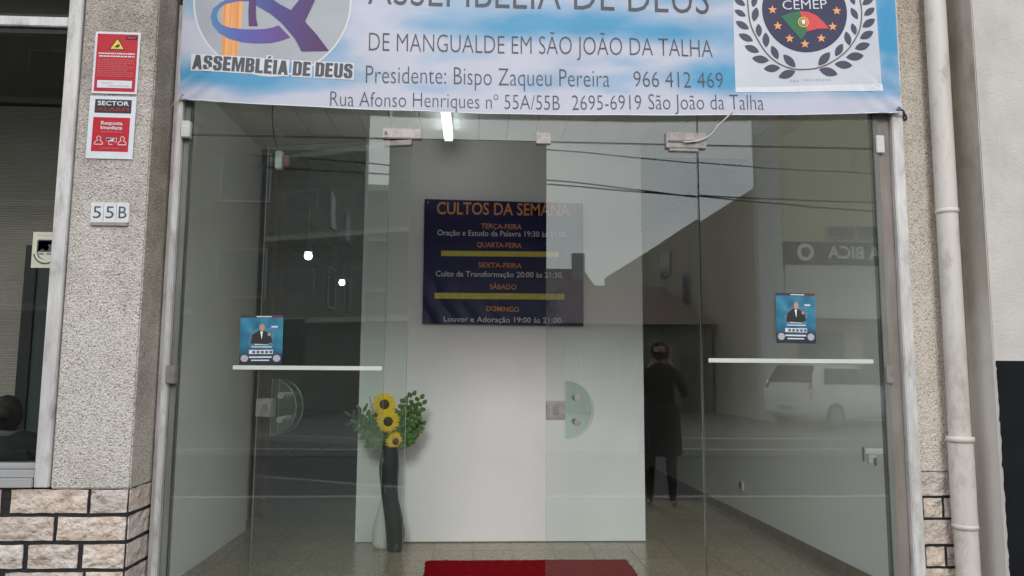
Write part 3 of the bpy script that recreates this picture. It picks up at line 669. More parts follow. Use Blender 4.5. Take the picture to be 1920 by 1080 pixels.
def lerp(a, b, t): return tuple(x + (y - x) * t for x, y in zip(a, b))
def flyer(x0, x1, z0, z1, label, tilt=0):
    f = thing('flyer', label, 'flyer', ((x0 + x1) / 2, -.0085, (z0 + z1) / 2), group='blue flyers on the glass'); f.rotation_euler = (0, R(tilt), 0)
    w, h = (x1 - x0) / 2, (z1 - z0) / 2
    def fn(x, z, u, v):
        n = noise.noise(Vector((x * 22, z * 16, 3))); c = lerp((.01, .16, .30), (.05, .36, .55), min(1, max(0, .5 + n + (v - .6) * .4)))
        if v < .34: c = lerp((.015, .03, .06), c, max(0, v - .14) / .2)
        if v > .93: c = (.05, .04, .07) if u < .75 else (.20, .03, .05)
        if abs(u - .5) < .3 and .38 < v < .75: c = lerp(c, (.45, .55, .6), .35 * max(0, noise.noise(Vector((x * 60, z * 60, 1))) + .4))
        return tuple(q * .62 for q in c)
    s = lambda x, z, l: Vector((x, -.0006 * l, z))
    colour_grid('sheet', -w, w, -h, h, 22, 28, s, fn, M['print'], f)
    fig = [(-.50, -.14), (-.42, .20), (-.14, .38), (.10, .38), (.42, .22), (.52, -.08), (.26, -.18)]
    obj('printed_figure', flat_bm([[(a * w, b * h) for a, b in fig]], s, 1, 0), M['black'], f)
    obj('printed_figure', flat_bm([[(-.06 * w, .34 * h), (.06 * w, .34 * h), (.02 * w, .02 * h)]], s, 2, 0), M['white'], f)
    obj('printed_figure', flat_bm([[(a * w * .13 + .02 * w, b * h * .15 + .50 * h) for a, b in disc(0, 0, 1, 14)], [(a * w * .07 + .36 * w, b * h * .07 + .22 * h) for a, b in disc(0, 0, 1, 10)]], s, 3, 0), M['skin'], f)
    bars = [rect(-.56 * w, .56 * w, -.56 * h, -.40 * h)]
    obj('printed_title', flat_bm(bars, s, 1, 0), M['ash'], f)
    obj('printed_line', flat_bm([rect(-.40 * w + i * .2 * w, -.27 * w + i * .2 * w, -.53 * h, -.44 * h) for i in range(5)], s, 2, 0), M['ink'], f)
    obj('printed_line', flat_bm([rect(-.25 * w, .45 * w, .92 * h, .96 * h), rect(-.30 * w, .30 * w, -.20 * h, -.16 * h), rect(-.45 * w, .5 * w, -.30 * h, -.26 * h), rect(-.55 * w, .5 * w, -.72 * h, -.66 * h), rect(-.45 * w, .4 * w, -.84 * h, -.79 * h), rect(.45 * w, .75 * w, .50 * h, .56 * h)], s, 1, 0), M['ash'], f)
    for q in (-.76, .74): obj('printed_badge', flat_bm([[(a * w * .18 + q * w, b * h * .14 - .74 * h) for a, b in disc(0, 0, 1, 14)]], s, 2, 0), M['badge'], f)
    return f
flyer(-1.213, -.996, 1.409, 1.664, 'blue flyer resting on the pale strip of left fixed pane', -.6)
flyer(1.592, 1.805, 1.542, 1.810, 'blue flyer above the pale strip on right fixed pane', .6)

# ================================================================== BANNER
def z_bottom(x):
    p = BOTTOM
    if x <= p[0][0]: return p[0][1]
    for (a, b), (c, d) in zip(p, p[1:]):
        if x <= c:
            t = (x - a) / (c - a); t = t * t * (3 - 2 * t) * .35 + t * .65; return b + (d - b) * t
    return p[-1][1]
XL, XR, ZT = -1.572, 2.308, 3.98
def bsurf(x, z, l):
    w = .0035 * math.sin(x * 5.1 + z * 2.2) + .0022 * math.sin(x * 11.7 - z * 6.1) + .006 * noise.noise(Vector((x * 1.7, z * 2.6, .4)))
    c = math.exp(-((x - XL) ** 2 + (z - 2.80) ** 2) / .02) * .012 * math.sin((x - z) * 60) + math.exp(-((x - XR) ** 2 + (z - 2.82) ** 2) / .03) * .008 * math.sin((x + z) * 50)
    return Vector((x, -.052 - .0007 * l + w + c, z))
def bcolour(x, z):
    n = noise.fractal(Vector((x * 1.6 + 3, z * 4.2, 1.7)), 1, 2, 5); n2 = noise.fractal(Vector((x * 3.4, z * 9 + 8, 5.2)), 1, 2, 4)
    blue = .33 + .55 * n + .22 * n2
    def blob(cx, cz, rx, rz, a): return a * math.exp(-((x - cx) / rx) ** 2 - ((z - cz) / rz) ** 2)
    blue += blob(-1.35, 2.93, .55, .055, .62) + blob(-1.0, 2.86, .5, .05, .35) + blob(.35, 3.24, .75, .06, .6) + blob(1.15, 3.22, .42, .07, .55) + blob(1.3, 3.02, .25, .06, .35) + blob(2.26, 3.32, .09, .17, 1.3) + blob(2.26, 3.10, .08, .09, .35)
    blue -= blob(.1, 2.80, 1.6, .055, .75) + blob(.6, 3.12, .7, .03, .35) + blob(.1, 3.0, .7, .05, .3) + blob(-1.5, 3.15, .2, .12, .4) + blob(1.9, 2.86, .6, .05, .5) + blob(-.55, 3.12, .22, .10, .6)
    blue = max(0, min(1, blue))
    c = lerp((.43, .47, .58), (.045, .27, .48), blue)
    if blue < .35: c = lerp((.48, .49, .585), c, blue / .35)
    if x > 2.2 and z > 3.15: c = lerp(c, (.015, .26, .50), .55)
    return c
bn = thing('banner', 'long sky blue vinyl church banner hung across the top of shopfront', 'banner')
bm = bmesh.new(); lay = bm.loops.layers.float_color.new('print'); NX, NZ = 190, 56
g = []
for j in range(NZ + 1):
    row = []
    for i in range(NX + 1):
        x = XL + (XR - XL) * i / NX; zb = z_bottom(x); z = zb + (ZT - zb) * j / NZ
        row.append((bm.verts.new(bsurf(x, z, 0)), bcolour(x, z)))
    g.append(row)
for j in range(NZ):
    for i in range(NX):
        q = (g[j][i], g[j][i + 1], g[j + 1][i + 1], g[j + 1][i]); f = bm.faces.new([v for v, c in q]); f.smooth = True
        for l, (v, c) in zip(f.loops, q): l[lay] = (*c, 1)
obj('vinyl_sheet', bm, M['banner'], bn)
bm = bmesh.new()
tube(bm, [bsurf(XL + (XR - XL) * i / 60, z_bottom(XL + (XR - XL) * i / 60) + .002, -2) for i in range(61)], .0028, 6)
obj('bottom_hem', bm, M['white'], bn)
for k, t, x0, z0, x1, z1, cap in BANNER_LINES:
    if k == 'logo':
        bp_ = block_text(t, x0, z0, x1, z1, cap)
        halo = []
        for p in bp_:
            xs, zs = [q[0] for q in p], [q[1] for q in p]; halo.append([(min(xs) - .006, min(zs) - .006), (max(xs) + .006, min(zs) - .008), (max(xs) + .006, max(zs) + .004), (min(xs) - .006, max(zs) + .006)])
        obj('letter_outline', flat_bm(halo, bsurf, 2.2), M['ash'], bn)
        obj('lettering', flat_bm(bp_, bsurf, 3.6), M['ink'], bn)
    elif k == 'upper': obj('lettering', text_bm(t, x0, z0, x1, z1, cap, bsurf, 2, off=-.006), M['ink'], bn)
    else: obj('lettering', text_bm(t, x0, z0, x1, z1, cap, bsurf, 2, off=-.013), M['ink'], bn)
# round logo
(cx, cz), (ex, ez) = LOGO_C; r = ex - cx
lg = obj('logo', flat_bm([stroke(disc(cx, cz, r, 60, 0, 360) + [(cx + r, cz)], .010)], bsurf, 1.6), M['ash'], bn)
obj('disc', flat_bm([[p for p in disc(cx, cz, r, 60) if p[1] > cz - r * .83]], bsurf, 1), M['grey_print'], lg)
obj('column', flat_bm([COLUMN], bsurf, 2), M['orange_print'], lg)
def grad_mat(name, stops, axis_x=(0, 1)):
    m = mat(name, (1, 1, 1), .55); t = m.node_tree; tc = t.nodes.new('ShaderNodeTexCoord'); s = t.nodes.new('ShaderNodeSeparateXYZ'); mr = t.nodes.new('ShaderNodeMapRange')
    mr.inputs[1].default_value, mr.inputs[2].default_value = axis_x; r = t.nodes.new('ShaderNodeValToRGB')
    r.color_ramp.elements[0].color = (*stops[0], 1); r.color_ramp.elements[1].color = (*stops[-1], 1)
    if len(stops) > 2: e = r.color_ramp.elements.new(.4); e.color = (*stops[1], 1)
    t.links.new(tc.outputs['Object'], s.inputs[0]); t.links.new(s.outputs[0], mr.inputs[0]); t.links.new(mr.outputs[0], r.inputs[0]); t.links.new(r.outputs[0], t.nodes['Principled BSDF'].inputs['Base Color']); return m
xa = min(p[0] for p in SWOOSH_O); xb = max(p[0] for p in SWOOSH_O)
M['swoosh'] = grad_mat('ribbon_gradient', [(.05, .20, .42), (.07, .08, .36), (.11, .03, .20)], (xa, xb))
xc = min(p[0] for p in RIBBON); xd = max(p[0] for p in RIBBON)
M['ribbon'] = grad_mat('cross_gradient', [(.05, .12, .36), (.055, .04, .22), (.065, .014, .10)], (xc, xd - .06))
obj('ribbon_loop', flat_bm([SWOOSH_O + SWOOSH_I[::-1]], bsurf, 3), M['swoosh'], lg)
obj('cross_ribbon', flat_bm([RIBBON], bsurf, 4.4), M['ribbon'], lg)
obj('cross_bar', flat_bm([BAR], bsurf, 5), M['purple'], lg)
# crest on its white patch
pt = obj('crest_patch', flat_bm([PATCH], bsurf, 1), textured('patch_print', (.50, .53, .585), (.56, .585, .64), 6, 4, .45, 0), bn)
obj('patch_edge', flat_bm([PATCH2], bsurf, 2), M['sign_white'], pt)
(cx, cz), (ex, ez) = CREST; r = ex - cx
obj('crest_disc', flat_bm([disc(cx, cz, r, 60)], bsurf, 2.5), M['navy'], pt)
obj('flag_green', flat_bm([FLAG_G], bsurf, 4), M['green_print'], pt)
obj('flag_red', flat_bm([FLAG_R], bsurf, 4), M['red_print'], pt)
(ox, oz), (o2, _) = ORB; rr = o2 - ox
obj('armillary_ring', flat_bm([stroke(disc(ox, oz, rr * .85, 26) + [(ox + rr * .85, oz)], .005), stroke(disc(ox, oz, rr * .55, 20) + [(ox + rr * .55, oz)], .003)], bsurf, 5.2), M['yellow_print'], pt)
obj('flag_shield', flat_bm([[(ox - .010, oz + .012), (ox + .010, oz + .012), (ox + .009, oz - .006), (ox, oz - .014), (ox - .009, oz - .006)]], bsurf, 6), M['white'], pt)
for x, z in STARS: obj('star', flat_bm([star(x, z, .0265)], bsurf, 5), M['star_print'], pt)
def leaf_poly(a, b):
    a, b = Vector(a), Vector(b); d = b - a; n = Vector((-d.y, d.x)); L_ = []
    for i in range(9): t = i / 8; L_.append(a + d * t + n * .23 * math.sin(math.pi * t) ** .8)
    for i in range(7, 0, -1): t = i / 8; L_.append(a + d * t - n * .23 * math.sin(math.pi * t) ** .8)
    return [(p.x, p.y) for p in L_]
for a, b in LEAVES: obj('laurel_leaf', flat_bm([leaf_poly(a, b)], bsurf, 3), M['leaf_print'], pt)
def smooth(pts, n=5):
    out = []
    for i in range(len(pts) - 1):
        p0, p1, p2, p3 = (Vector(pts[max(0, min(len(pts) - 1, j))]) for j in (i - 1, i, i + 1, i + 2))
        for k in range(n):
            t = k / n; out.append(tuple(.5 * ((2 * p1) + (p2 - p0) * t + (2 * p0 - 5 * p1 + 4 * p2 - p3) * t * t + (3 * p1 - p0 - 3 * p2 + p3) * t ** 3)))
    return out + [tuple(pts[-1])]
obj('laurel_stem', flat_bm([stroke(smooth(STEM), .007)], bsurf, 3.6), M['stem_print'], pt)
x0, z0, x1, z1, cap = CEMEP
obj('lettering', text_bm('CEMEP', x0, z0, x1, z1, cap, bsurf, 4, off=-.004), M['ash'], pt)
q = NPC
bars = []
for i in range(3): u = i / 3; bars.append(rect(q[0][0] + (q[1][0] - q[0][0]) * u, q[0][0] + (q[1][0] - q[0][0]) * u + .010, q[0][1], q[0][1] + .011))
for i in range(9): u = i / 9; bars.append(rect(q[2][0] + (q[3][0] - q[2][0]) * u, q[2][0] + (q[3][0] - q[2][0]) * u + .009, q[2][1] + .003 * u, q[2][1] + .011 + .003 * u))
obj('small_print', flat_bm(bars, bsurf, 2.6), M['grey_print'], pt)
# eyelets and ties
for (x, z) in ((-1.556, 2.806), (2.288, 2.825)):
    c = bsurf(x, z, 2); bm = bmesh.new()
    tube(bm, [c + Vector((.009 * math.cos(a), 0, .009 * math.sin(a))) for a in [i * math.pi / 8 for i in range(17)]], .0028, 6); obj('eyelet', bm, M['steel'], bn)
def cord(name, pts, r, m, label, cat, loc=None):
    o = obj(name, tube(bmesh.new(), [tuple(p) for p in pts], r, 7), m); return tag(o, label, cat)
cord('banner_tie', smooth([(-1.556, -.062, 2.808), (-1.575, -.06, 2.775), (-1.600, -.052, 2.755), (-1.613, -.03, 2.735)], 4), .0035, M['rope'], 'pink white cord tying the lower left banner corner to the frame', 'cord')
cord('banner_tie', smooth([(2.288, -.062, 2.826), (2.312, -.066, 2.812), (2.325, -.05, 2.80), (2.335, -.03, 2.815), (2.352, -.022, 2.80), (2.362, -.008, 2.785), (2.345, -.012, 2.79), (2.35, -.012, 2.815)], 4), .0052, M['rope_blue'], 'dark blue cord knotted at the lower right banner corner', 'cord')
cord('hanging_cord', smooth([(1.105, -.034, 2.619), (1.187, -.036, 2.630), (1.246, -.036, 2.660), (1.291, -.04, 2.712), (1.335, -.058, 2.755), (1.366, -.062, 2.787)], 5), .0042, M['rope'], 'pale twisted cord hanging from the banner onto the right metal door fitting', 'cord')

# ================================================================== SIGNS ON THE LEFT PILLAR
def skew_surf(c, ang, y):
    ca, sa = math.cos(R(ang)), math.sin(R(ang))
    return lambda x, z, l: Vector((c[0] + x * ca - z * sa, y - .0006 * l, c[1] + x * sa + z * ca))
def slab(w, h, S_, y0, m, parent, name='plate', t=.003):
    bm = bmesh.new()
    fr = [bm.verts.new(S_(x, z, 0)) for x, z in ((-w, -h), (w, -h), (w, h), (-w, h))]; bk = [bm.verts.new(v.co + Vector((0, t, 0))) for v in fr]
    bm.faces.new(fr); bm.faces.new(bk[::-1])
    for i in range(4): bm.faces.new((fr[i], bk[i], bk[(i + 1) % 4], fr[(i + 1) % 4]))
    bmesh.ops.recalc_face_normals(bm, faces=bm.faces); return obj(name, bm, m, parent)
a1 = thing('alarm_sign', 'upper red alarm warning sign with yellow triangle on the left pillar', 'sign', group='alarm signs on the left pillar')
S1 = skew_surf((-1.801, 2.893), -.2, -.256); w, h = .1095, .159
slab(w, h, S1, 0, M['sign_white'], a1)
obj('red_field', flat_bm([rect(-w * .90, w * .90, -h * .93, h * .93)], S1, 1), M['sign_red'], a1)
obj('warning_triangle', flat_bm([[(-.040, .066), (.040, .066), (0, .132)]], S1, 2), M['black'], a1)
obj('warning_triangle', flat_bm([[(-.032, .0705), (.032, .0705), (0, .122)]], S1, 3), M['yellow_print'], a1)
obj('warning_mark', flat_bm([[(-.012, .078), (.006, .078), (.014, .088), (.008, .096), (-.004, .090)]], S1, 4), M['black'], a1)
obj('corner_mark', flat_bm([rect(.040, .094, .121, .138)], S1, 2), M['mortar'], a1)
obj('small_print', flat_bm([rect(.046, .088, .127, .132)], S1, 3), M['sign_red_dim'], a1)
def dashes(x0, x1, z, h_, n, rnd):
    out = []; x = x0
    while x < x1 - .003:
        w_ = min(rnd.uniform(.006, .020), x1 - x); out.append(rect(x, x + w_, z, z + h_)); x += w_ + .003
    return out
rnd = random.Random(3)
obj('small_print', flat_bm(dashes(-.088, .088, .043, .007, 9, rnd) + dashes(-.085, .088, .029, .007, 9, rnd), S1, 2), M['ash'], a1)
ln = []
for k in range(10): ln += dashes(-.090, .088 - (.03 if k in (3, 6) else 0), .014 - k * .0095, .0038, 9, rnd)
obj('small_print', flat_bm(ln, S1, 2), M['sign_red_dim'], a1)
obj('text_box', flat_bm([rect(-.084, .084, -.130, -.092)], S1, 3), M['sign_white'], a1)
obj('small_print', flat_bm(dashes(-.06, -.01, -.108, .004, 4, rnd) + dashes(-.03, .07, -.121, .004, 4, rnd), S1, 4), M['grey_print'], a1)

a2 = thing('alarm_sign', 'lower white and red alarm company sign on the left pillar', 'sign', group='alarm signs on the left pillar')
S2 = skew_surf((-1.804, 2.563), -.4, -.256); w, h = .1115, .158
slab(w, h, S2, 0, M['sign_white'], a2)
obj('black_field', flat_bm([rect(-.086, .090, .072, .141)], S2, 1), M['black'], a2)
obj('lettering', text_bm('SECTOR', -.073, .111, .078, .111, .021, S2, 2, off=.02, mx_=0), M['sign_white'], a2)
obj('lettering', text_bm('ALARM', -.073, .083, .078, .083, .016, S2, 2, off=.0, mx_=0), M['sign_red'], a2)
obj('red_field', flat_bm([rect(-.089, .088, -.122, .050)], S2, 1), M['sign_red'], a2)
obj('lettering', text_bm('Resposta', -.050, .013, .054, .013, .017, S2, 2, off=.02, mx_=0), M['ash'], a2)
obj('lettering', text_bm('Imediata', -.050, -.010, .054, -.010, .017, S2, 2, off=.02, mx_=0), M['ash'], a2)
obj('small_print', flat_bm(dashes(-.050, .054, -.026, .006, 6, rnd), S2, 2), M['sign_red_dim'], a2)
ic = []
for cxi in (-.055, .058):
    ic += [stroke(disc(cxi, -.056, .010, 14) + [(cxi + .01, -.056)], .003), stroke(disc(cxi, -.086, .020, 12, 0, 180), .0035), rect(cxi - .02, cxi + .02, -.089, -.085)]
ic += [stroke([(-.018, -.055), (.016, -.055), (.016, -.072), (-.018, -.072), (-.018, -.055)], .003), stroke([(.016, -.058), (.03, -.052), (.03, -.076), (.016, -.069)], .003), stroke([(-.006, -.072), (-.006, -.086), (.012, -.086)], .003)]
obj('icons', flat_bm(ic, S2, 2), M['ash'], a2)
obj('small_print', flat_bm(dashes(-.045, .045, -.108, .005, 6, rnd), S2, 2), M['sign_red_dim'], a2)

hn = thing('house_number', 'white tile plate with blue grey number 55B on the left pillar', 'house number')
Sn = skew_surf((-1.783, 2.138), .4, -.258)
for k, ch in enumerate('55B'):
    cx = -.060 + k * .0605
    S_k = (lambda c: (lambda x, z, l: Sn(x + c, z, l)))(cx)
    t_ = slab(.0292, .049, S_k, 0, M['ceramic'], hn, 'number_tile', t=.008)
    obj('numeral', text_bm(ch, -.019, -.028, .019, -.028, .058, S_k, 1, off=.0, mx_=0), M['num_blue'], t_)
obj('lower_ledge', B(-1.873, -1.695, -.259, -.248, 2.072, 2.088, bev=.002), textured('ledge_mortar', (.28, .22, .19), (.4, .34, .3), 60, rough=.9), hn)

# ================================================================== INSIDE THE HALL
pw = thing('partition_wall', 'freestanding white partition behind the doorway carrying the navy poster', 'partition')
obj('wall_panel', B(-.958, 1.398, 2.30, 2.42, 0.0, 3.35, bev=.004), M['partition'], pw)
obj('foot_strip', B(-.95, 1.39, 2.292, 2.299, .0, .008), M['grout'], pw)  # thin solid grout-coloured strip along the partition's foot

def psurf(x, z, l):
    t = max(0, min(1, (2.55 - z) / .7)); f = .010 * t * math.sin(x * 17 + z * 9) * (.5 + .5 * math.sin(z * 5 + x * 3)) + .008 * t * noise.noise(Vector((x * 6, z * 3, 2)))
    return Vector((x, 2.280 - .0009 * l - abs(f) * 1.2, z))
po = thing('poster', 'navy blue vinyl poster of weekly service times on the white partition', 'poster')
(x0, z0), (x1, z1), (x2, z2), (x3, z3) = POSTER
bm = bmesh.new(); NX, NZ = 70, 50; g = []
for j in range(NZ + 1):
    row = []
    for i in range(NX + 1):
        u, v = i / NX, j / NZ; a = Vector((x3, z3)).lerp(Vector((x2, z2)), u); b = Vector((x0, z0)).lerp(Vector((x1, z1)), u); p = a.lerp(b, v); row.append(bm.verts.new(psurf(p.x, p.y, 0)))
    g.append(row)
for j in range(NZ):
    for i in range(NX): f = bm.faces.new((g[j][i], g[j][i + 1], g[j + 1][i + 1], g[j + 1][i])); f.smooth = True
obj('vinyl_sheet', bm, M['poster_bg'], po)
for t, a, b, c, d, cap, k in POSTER_LINES: obj('lettering', text_bm(t, a, b, c, d, cap, psurf, 2, off=.008 if k == 'w' else .012, mx_=.03), M['poster_orange'] if k == 'o' else M['poster_white'], po)
for p in BARS: obj('yellow_strip', flat_bm([p], psurf, 2, .03), M['poster_yellow'], po)
for x, z in ((x0 + .03, z0 - .03), (x1 - .03, z1 - .03)): obj('eyelet', tube(bmesh.new(), [(x, 2.277, z), (x, 2.270, z)], .010, 12), M['steel'], po)

# red mat
bm = bmesh.new(); g = []; NX, NZ = 60, 44
for j in range(NZ + 1):
    row = []
    for i in range(NX + 1):
        u, v = i / NX, j / NZ; x = -.345 + 1.465 * u; y = .30 + 1.415 * v
        e = min(u, 1 - u) * 1.46; e2 = min(v, 1 - v) * 1.4; fr = .012 * noise.noise(Vector((x * 30, y * 30, 0))) + .010 * noise.noise(Vector((x * 5, y * 5, 3)))
        row.append(bm.verts.new((x + (fr if i in (0, NX) else 0), y + (fr * 2 if j in (0, NZ) else 0), .004 + .010 * min(1, min(e, e2) / .02) + .0025 * noise.noise(Vector((x * 30, y * 30, 4))) + .004 * max(0, noise.noise(Vector((x * 3, y * 4, 9)))))))
    g.append(row)
for j in range(NZ):
    for i in range(NX): f = bm.faces.new((g[j][i], g[j][i + 1], g[j + 1][i + 1], g[j + 1][i])); f.smooth = True
tag(obj('red_mat', bm, M['mat_red']), 'red pile doormat on the tiles just inside the doorway', 'doormat')

# vases
def loft(path, n=22):
    """path: (x, y, z, rx, ry)"""
    bm = bmesh.new(); rings = []
    pts = []
    for i in range(len(path) - 1):
        ps = [Vector(path[max(0, min(len(path) - 1, j))]) if False else path[max(0, min(len(path) - 1, j))] for j in (i - 1, i, i + 1, i + 2)]
        for k in range(4):
            t = k / 4; pts.append([.5 * (2 * ps[1][q] + (ps[2][q] - ps[0][q]) * t + (2 * ps[0][q] - 5 * ps[1][q] + 4 * ps[2][q] - ps[3][q]) * t * t + (3 * ps[1][q] - ps[0][q] - 3 * ps[2][q] + ps[3][q]) * t ** 3) for q in range(5)])
    pts.append(list(path[-1]))
    for x, y, z, rx, ry in pts: rings.append([bm.verts.new((x + rx * math.cos(2 * math.pi * k / n), y + ry * math.sin(2 * math.pi * k / n), z)) for k in range(n)])
    for i in range(len(rings) - 1):
        for k in range(n): f = bm.faces.new((rings[i][k], rings[i][(k + 1) % n], rings[i + 1][(k + 1) % n], rings[i + 1][k])); f.smooth = True
    bm.faces.new(rings[0][::-1]); bm.faces.new(rings[-1]); return bm
v1 = thing('vase', 'tall curved charcoal vase with grey veins holding the sunflowers', 'vase', (-.61, 2.03, 0))
obj('vase_body', loft([(0, 0, .0, .048, .045), (-.001, 0, .02, .060, .055), (.0, 0, .155, .073, .065), (-.025, 0, .30, .068, .06), (-.048, 0, .42, .064, .055), (-.058, 0, .56, .072, .058), (-.058, 0, .64, .076, .06), (-.056, 0, .74, .066, .055), (-.056, 0, .80, .058, .05)]), M['vase_dark'], v1)
obj('vase_lip', tube(bmesh.new(), [(-.056 + .057 * math.cos(a), .049 * math.sin(a), .802) for a in [i * math.pi / 12 for i in range(25)]], .005, 6, caps=False), M['vase_dark'], v1)
v2 = thing('vase', 'white teardrop shaped vase standing left behind the charcoal vase', 'vase', (-.725, 2.12, 0))
obj('vase_body', loft([(0.01, 0, 0, .045, .045), (-.002, 0, .03, .066, .06), (0, 0, .12, .070, .062), (.010, 0, .24, .056, .05), (.022, 0, .36, .036, .034), (.034, 0, .48, .022, .022), (.040, 0, .56, .018, .018)]), M['vase_white'], v2)
obj('vase_neck', loft([(.040, 0, .562, .018, .018), (.044, 0, .585, .026, .026), (.046, 0, .595, .028, .028)]), M['vase_white'], v2)

# sunflower bouquet
bq = thing('sunflower_bouquet', 'bunch of artificial sunflowers and eucalyptus leaves in the charcoal vase', 'flowers', (-.665, 2.03, .78))
def petal(bm, c, d, L_, w_, up):
    d = d.normalized(); s = d.cross(up).normalized(); p = [c, c + d * L_ * .45 + s * w_ + up * .006, c + d * L_ - up * .008, c + d * L_ * .45 - s * w_ + up * .006]
    v = [bm.verts.new(q) for q in p]; bm.faces.new((v[0], v[1], v[2])); bm.faces.new((v[0], v[2], v[3]))
def sunflower(cx, cy, cz, r, face, n=26, cen=.40):
    up = Vector(face).normalized(); a = up.cross(Vector((0, 0, 1))).normalized(); b = up.cross(a).normalized(); c = Vector((cx, cy, cz))
    head = bmesh.new(); ball(head, c, r * cen, 1, .45, 1, 16)
    h = obj('flower_centre', head, M['seed'], bq)
    for ring, (rr_, off) in enumerate(((1.0, 0), (.88, .5))):
        bm = bmesh.new()
        for k in range(n):
            t = 2 * math.pi * (k + off) / n + random.uniform(-.06, .06); d = a * math.cos(t) + b * math.sin(t)
            petal(bm, c + d * r * cen * .8 + up * (.004 * ring - .004), d - up * .18 + up * .2 * ring, r * (rr_ - cen * .7) * random.uniform(.9, 1.08), r * .14, up)
        obj('petal_ring', bm, M['petal'], h)
sunflower(-.045, -.05, .335, .098, (.05, -1, .12))
sunflower(-.012, -.06, .205, .094, (.05, -1, -.05))
sunflower(.045, -.055, .055, .074, (.5, -.8, -.35), cen=.36)
sunflower(-.11, .0, .25, .062, (-.7, -.6, .1), cen=.3)
def leafb(bm, c, d, L_, w_):
    d = Vector(d).normalized(); up = Vector((random.uniform(-.5, .5), -1, random.uniform(-.3, .6))).normalized(); s = d.cross(up).normalized()
    p = [c, c + d * L_ * .35 + s * w_, c + d * L_ * .8 + s * w_ * .7, c + d * L_, c + d * L_ * .8 - s * w_ * .7, c + d * L_ * .35 - s * w_, c + d * L_ * .5 + up * w_ * .3]
    v = [bm.verts.new(q) for q in p]
    for i in range(6): bm.faces.new((v[i], v[(i + 1) % 6], v[6]))
def sprig(x, z, lx, L_, w_, n, m, y=.0, stem=True):
    pts = [Vector((0, 0, 0)).lerp(Vector((x, y, z)), t) + Vector((math.sin(t * math.pi) * lx, 0, 0)) for t in [i / 8 for i in range(9)]]
    s = obj('stem', tube(bmesh.new(), pts, .0018, 5), M['stem'], bq)
    bm = bmesh.new()
    for k in range(n):
        t = .30 + .70 * (k + random.random() * .5) / n; i = min(7, int(t * 8)); p = pts[i].lerp(pts[i + 1], t * 8 - i) if i < 8 else pts[8]
        d = (pts[min(8, i + 1)] - pts[i]).normalized(); sd2 = 1 if k % 2 else -1
        leafb(bm, p, d * .5 + Vector((-d.z, 0, d.x)) * sd2 * random.uniform(.7, 1.2) + Vector((0, random.uniform(-.5, .2), 0)), L_ * random.uniform(.8, 1.2), w_)
    leafb(bm, pts[-1], pts[-1] - pts[-2], L_, w_)
    obj('leaves', bm, m, s)
for x, z, lx in ((.11, .36, -.02), (.165, .40, -.03), (.225, .375, -.03), (.245, .33, .0), (.215, .26, .0), (.24, .17, .02), (.20, .11, .02), (.155, .07, .02), (.11, .25, -.01), (.13, .17, 0), (.06, .12, 0), (.17, .30, 0)):
    sprig(x, z, lx, .050, .019, 12, M['leaf'], y=random.uniform(-.05, .05))
for x, z, lx in ((-.30, .235, .02), (-.23, .27, .0), (-.24, .18, .02), (-.21, .11, .02), (-.17, .20, 0), (-.13, .13, 0), (-.16, .06, .02), (-.09, .06, 0)):
    sprig(x, z, lx, .080, .014, 15, M['leaf2'] if x < -.27 else M['leaf'], y=random.uniform(-.04, .05))
for x, z in ((-.17, .38), (-.13, .385), (-.15, .33)): sprig(x, z, -.03, .012, .005, 7, M['leaf2'], y=.03)

# lamps inside
tl = thing('batten_lamp', 'lit white batten lamp on the hall ceiling above the partition', 'ceiling lamp', (-.25, 1.35, 3.30))
obj('lamp_body', B(-.035, .035, -.85, .72, .02, .05, bev=.004), M['plastic_white'], tl)
obj('diffuser', B(-.034, .034, -.84, .71, -.045, .019, bev=.012), M['tube'], tl)
for y in (-.85, .722): obj('lamp_end', B(-.036, .036, y - .008, y + .006, -.046, .019, bev=.002), M['plastic_white'], tl)
gl = thing('globe_lamp', 'larger lit globe lamp, upper left in the dark room', 'pendant lamp', (-2.072, 5.2, 2.751), group='lit globe lamps in the dark room')
b0 = obj('globe', ball(bmesh.new(), (0, 0, 0), .048, n=20), M['bulb'], gl)
obj('lamp_cap', lathe(bmesh.new(), [(.05, .045), (.046, .07), (.030, .13), (.018, .20), (.008, .22)], n=14), M['plastic_white'], gl)
obj('lamp_cord', tube(bmesh.new(), [(0, 0, .22), (0, 0, .60)], .004, 6), M['plastic_white'], gl)
g2 = dup(gl); g2.location = (-2.201, 8.2, 2.767); g2['label'] = 'smaller lit globe lamp, lower right and deeper in the dark room'

sn = thing('alarm_sounder', 'small white and red alarm sounder hanging high behind the left fixed pane', 'alarm sounder', (-1.136, .30, 2.57))
obj('sounder_case', B(-.019, .019, -.02, .02, -.052, .052, bev=.004), M['plastic_white'], sn)
obj('red_strobe', B(.021, .055, -.012, .016, -.035, .026, bev=.004), M['plastic_red'], sn)
obj('sounder_cable', tube(bmesh.new(), [(-.004, 0, .053), (-.035, .0, .13), (-.05, 0, .25), (-.05, 0, .73)], .003, 6), M['cable'], sn)
so2 = thing('wall_socket', 'small white socket low on the right hall wall', 'socket', (2.505, 3.13, .321), R(-2))
obj('faceplate', B(-.010, .004, -.045, .045, -.042, .042, bev=.003), M['plastic_white'], so2)
obj('socket_hole', B(-.013, -.0105, .002, .038, -.025, .025, bev=.001), M['mortar'], so2)

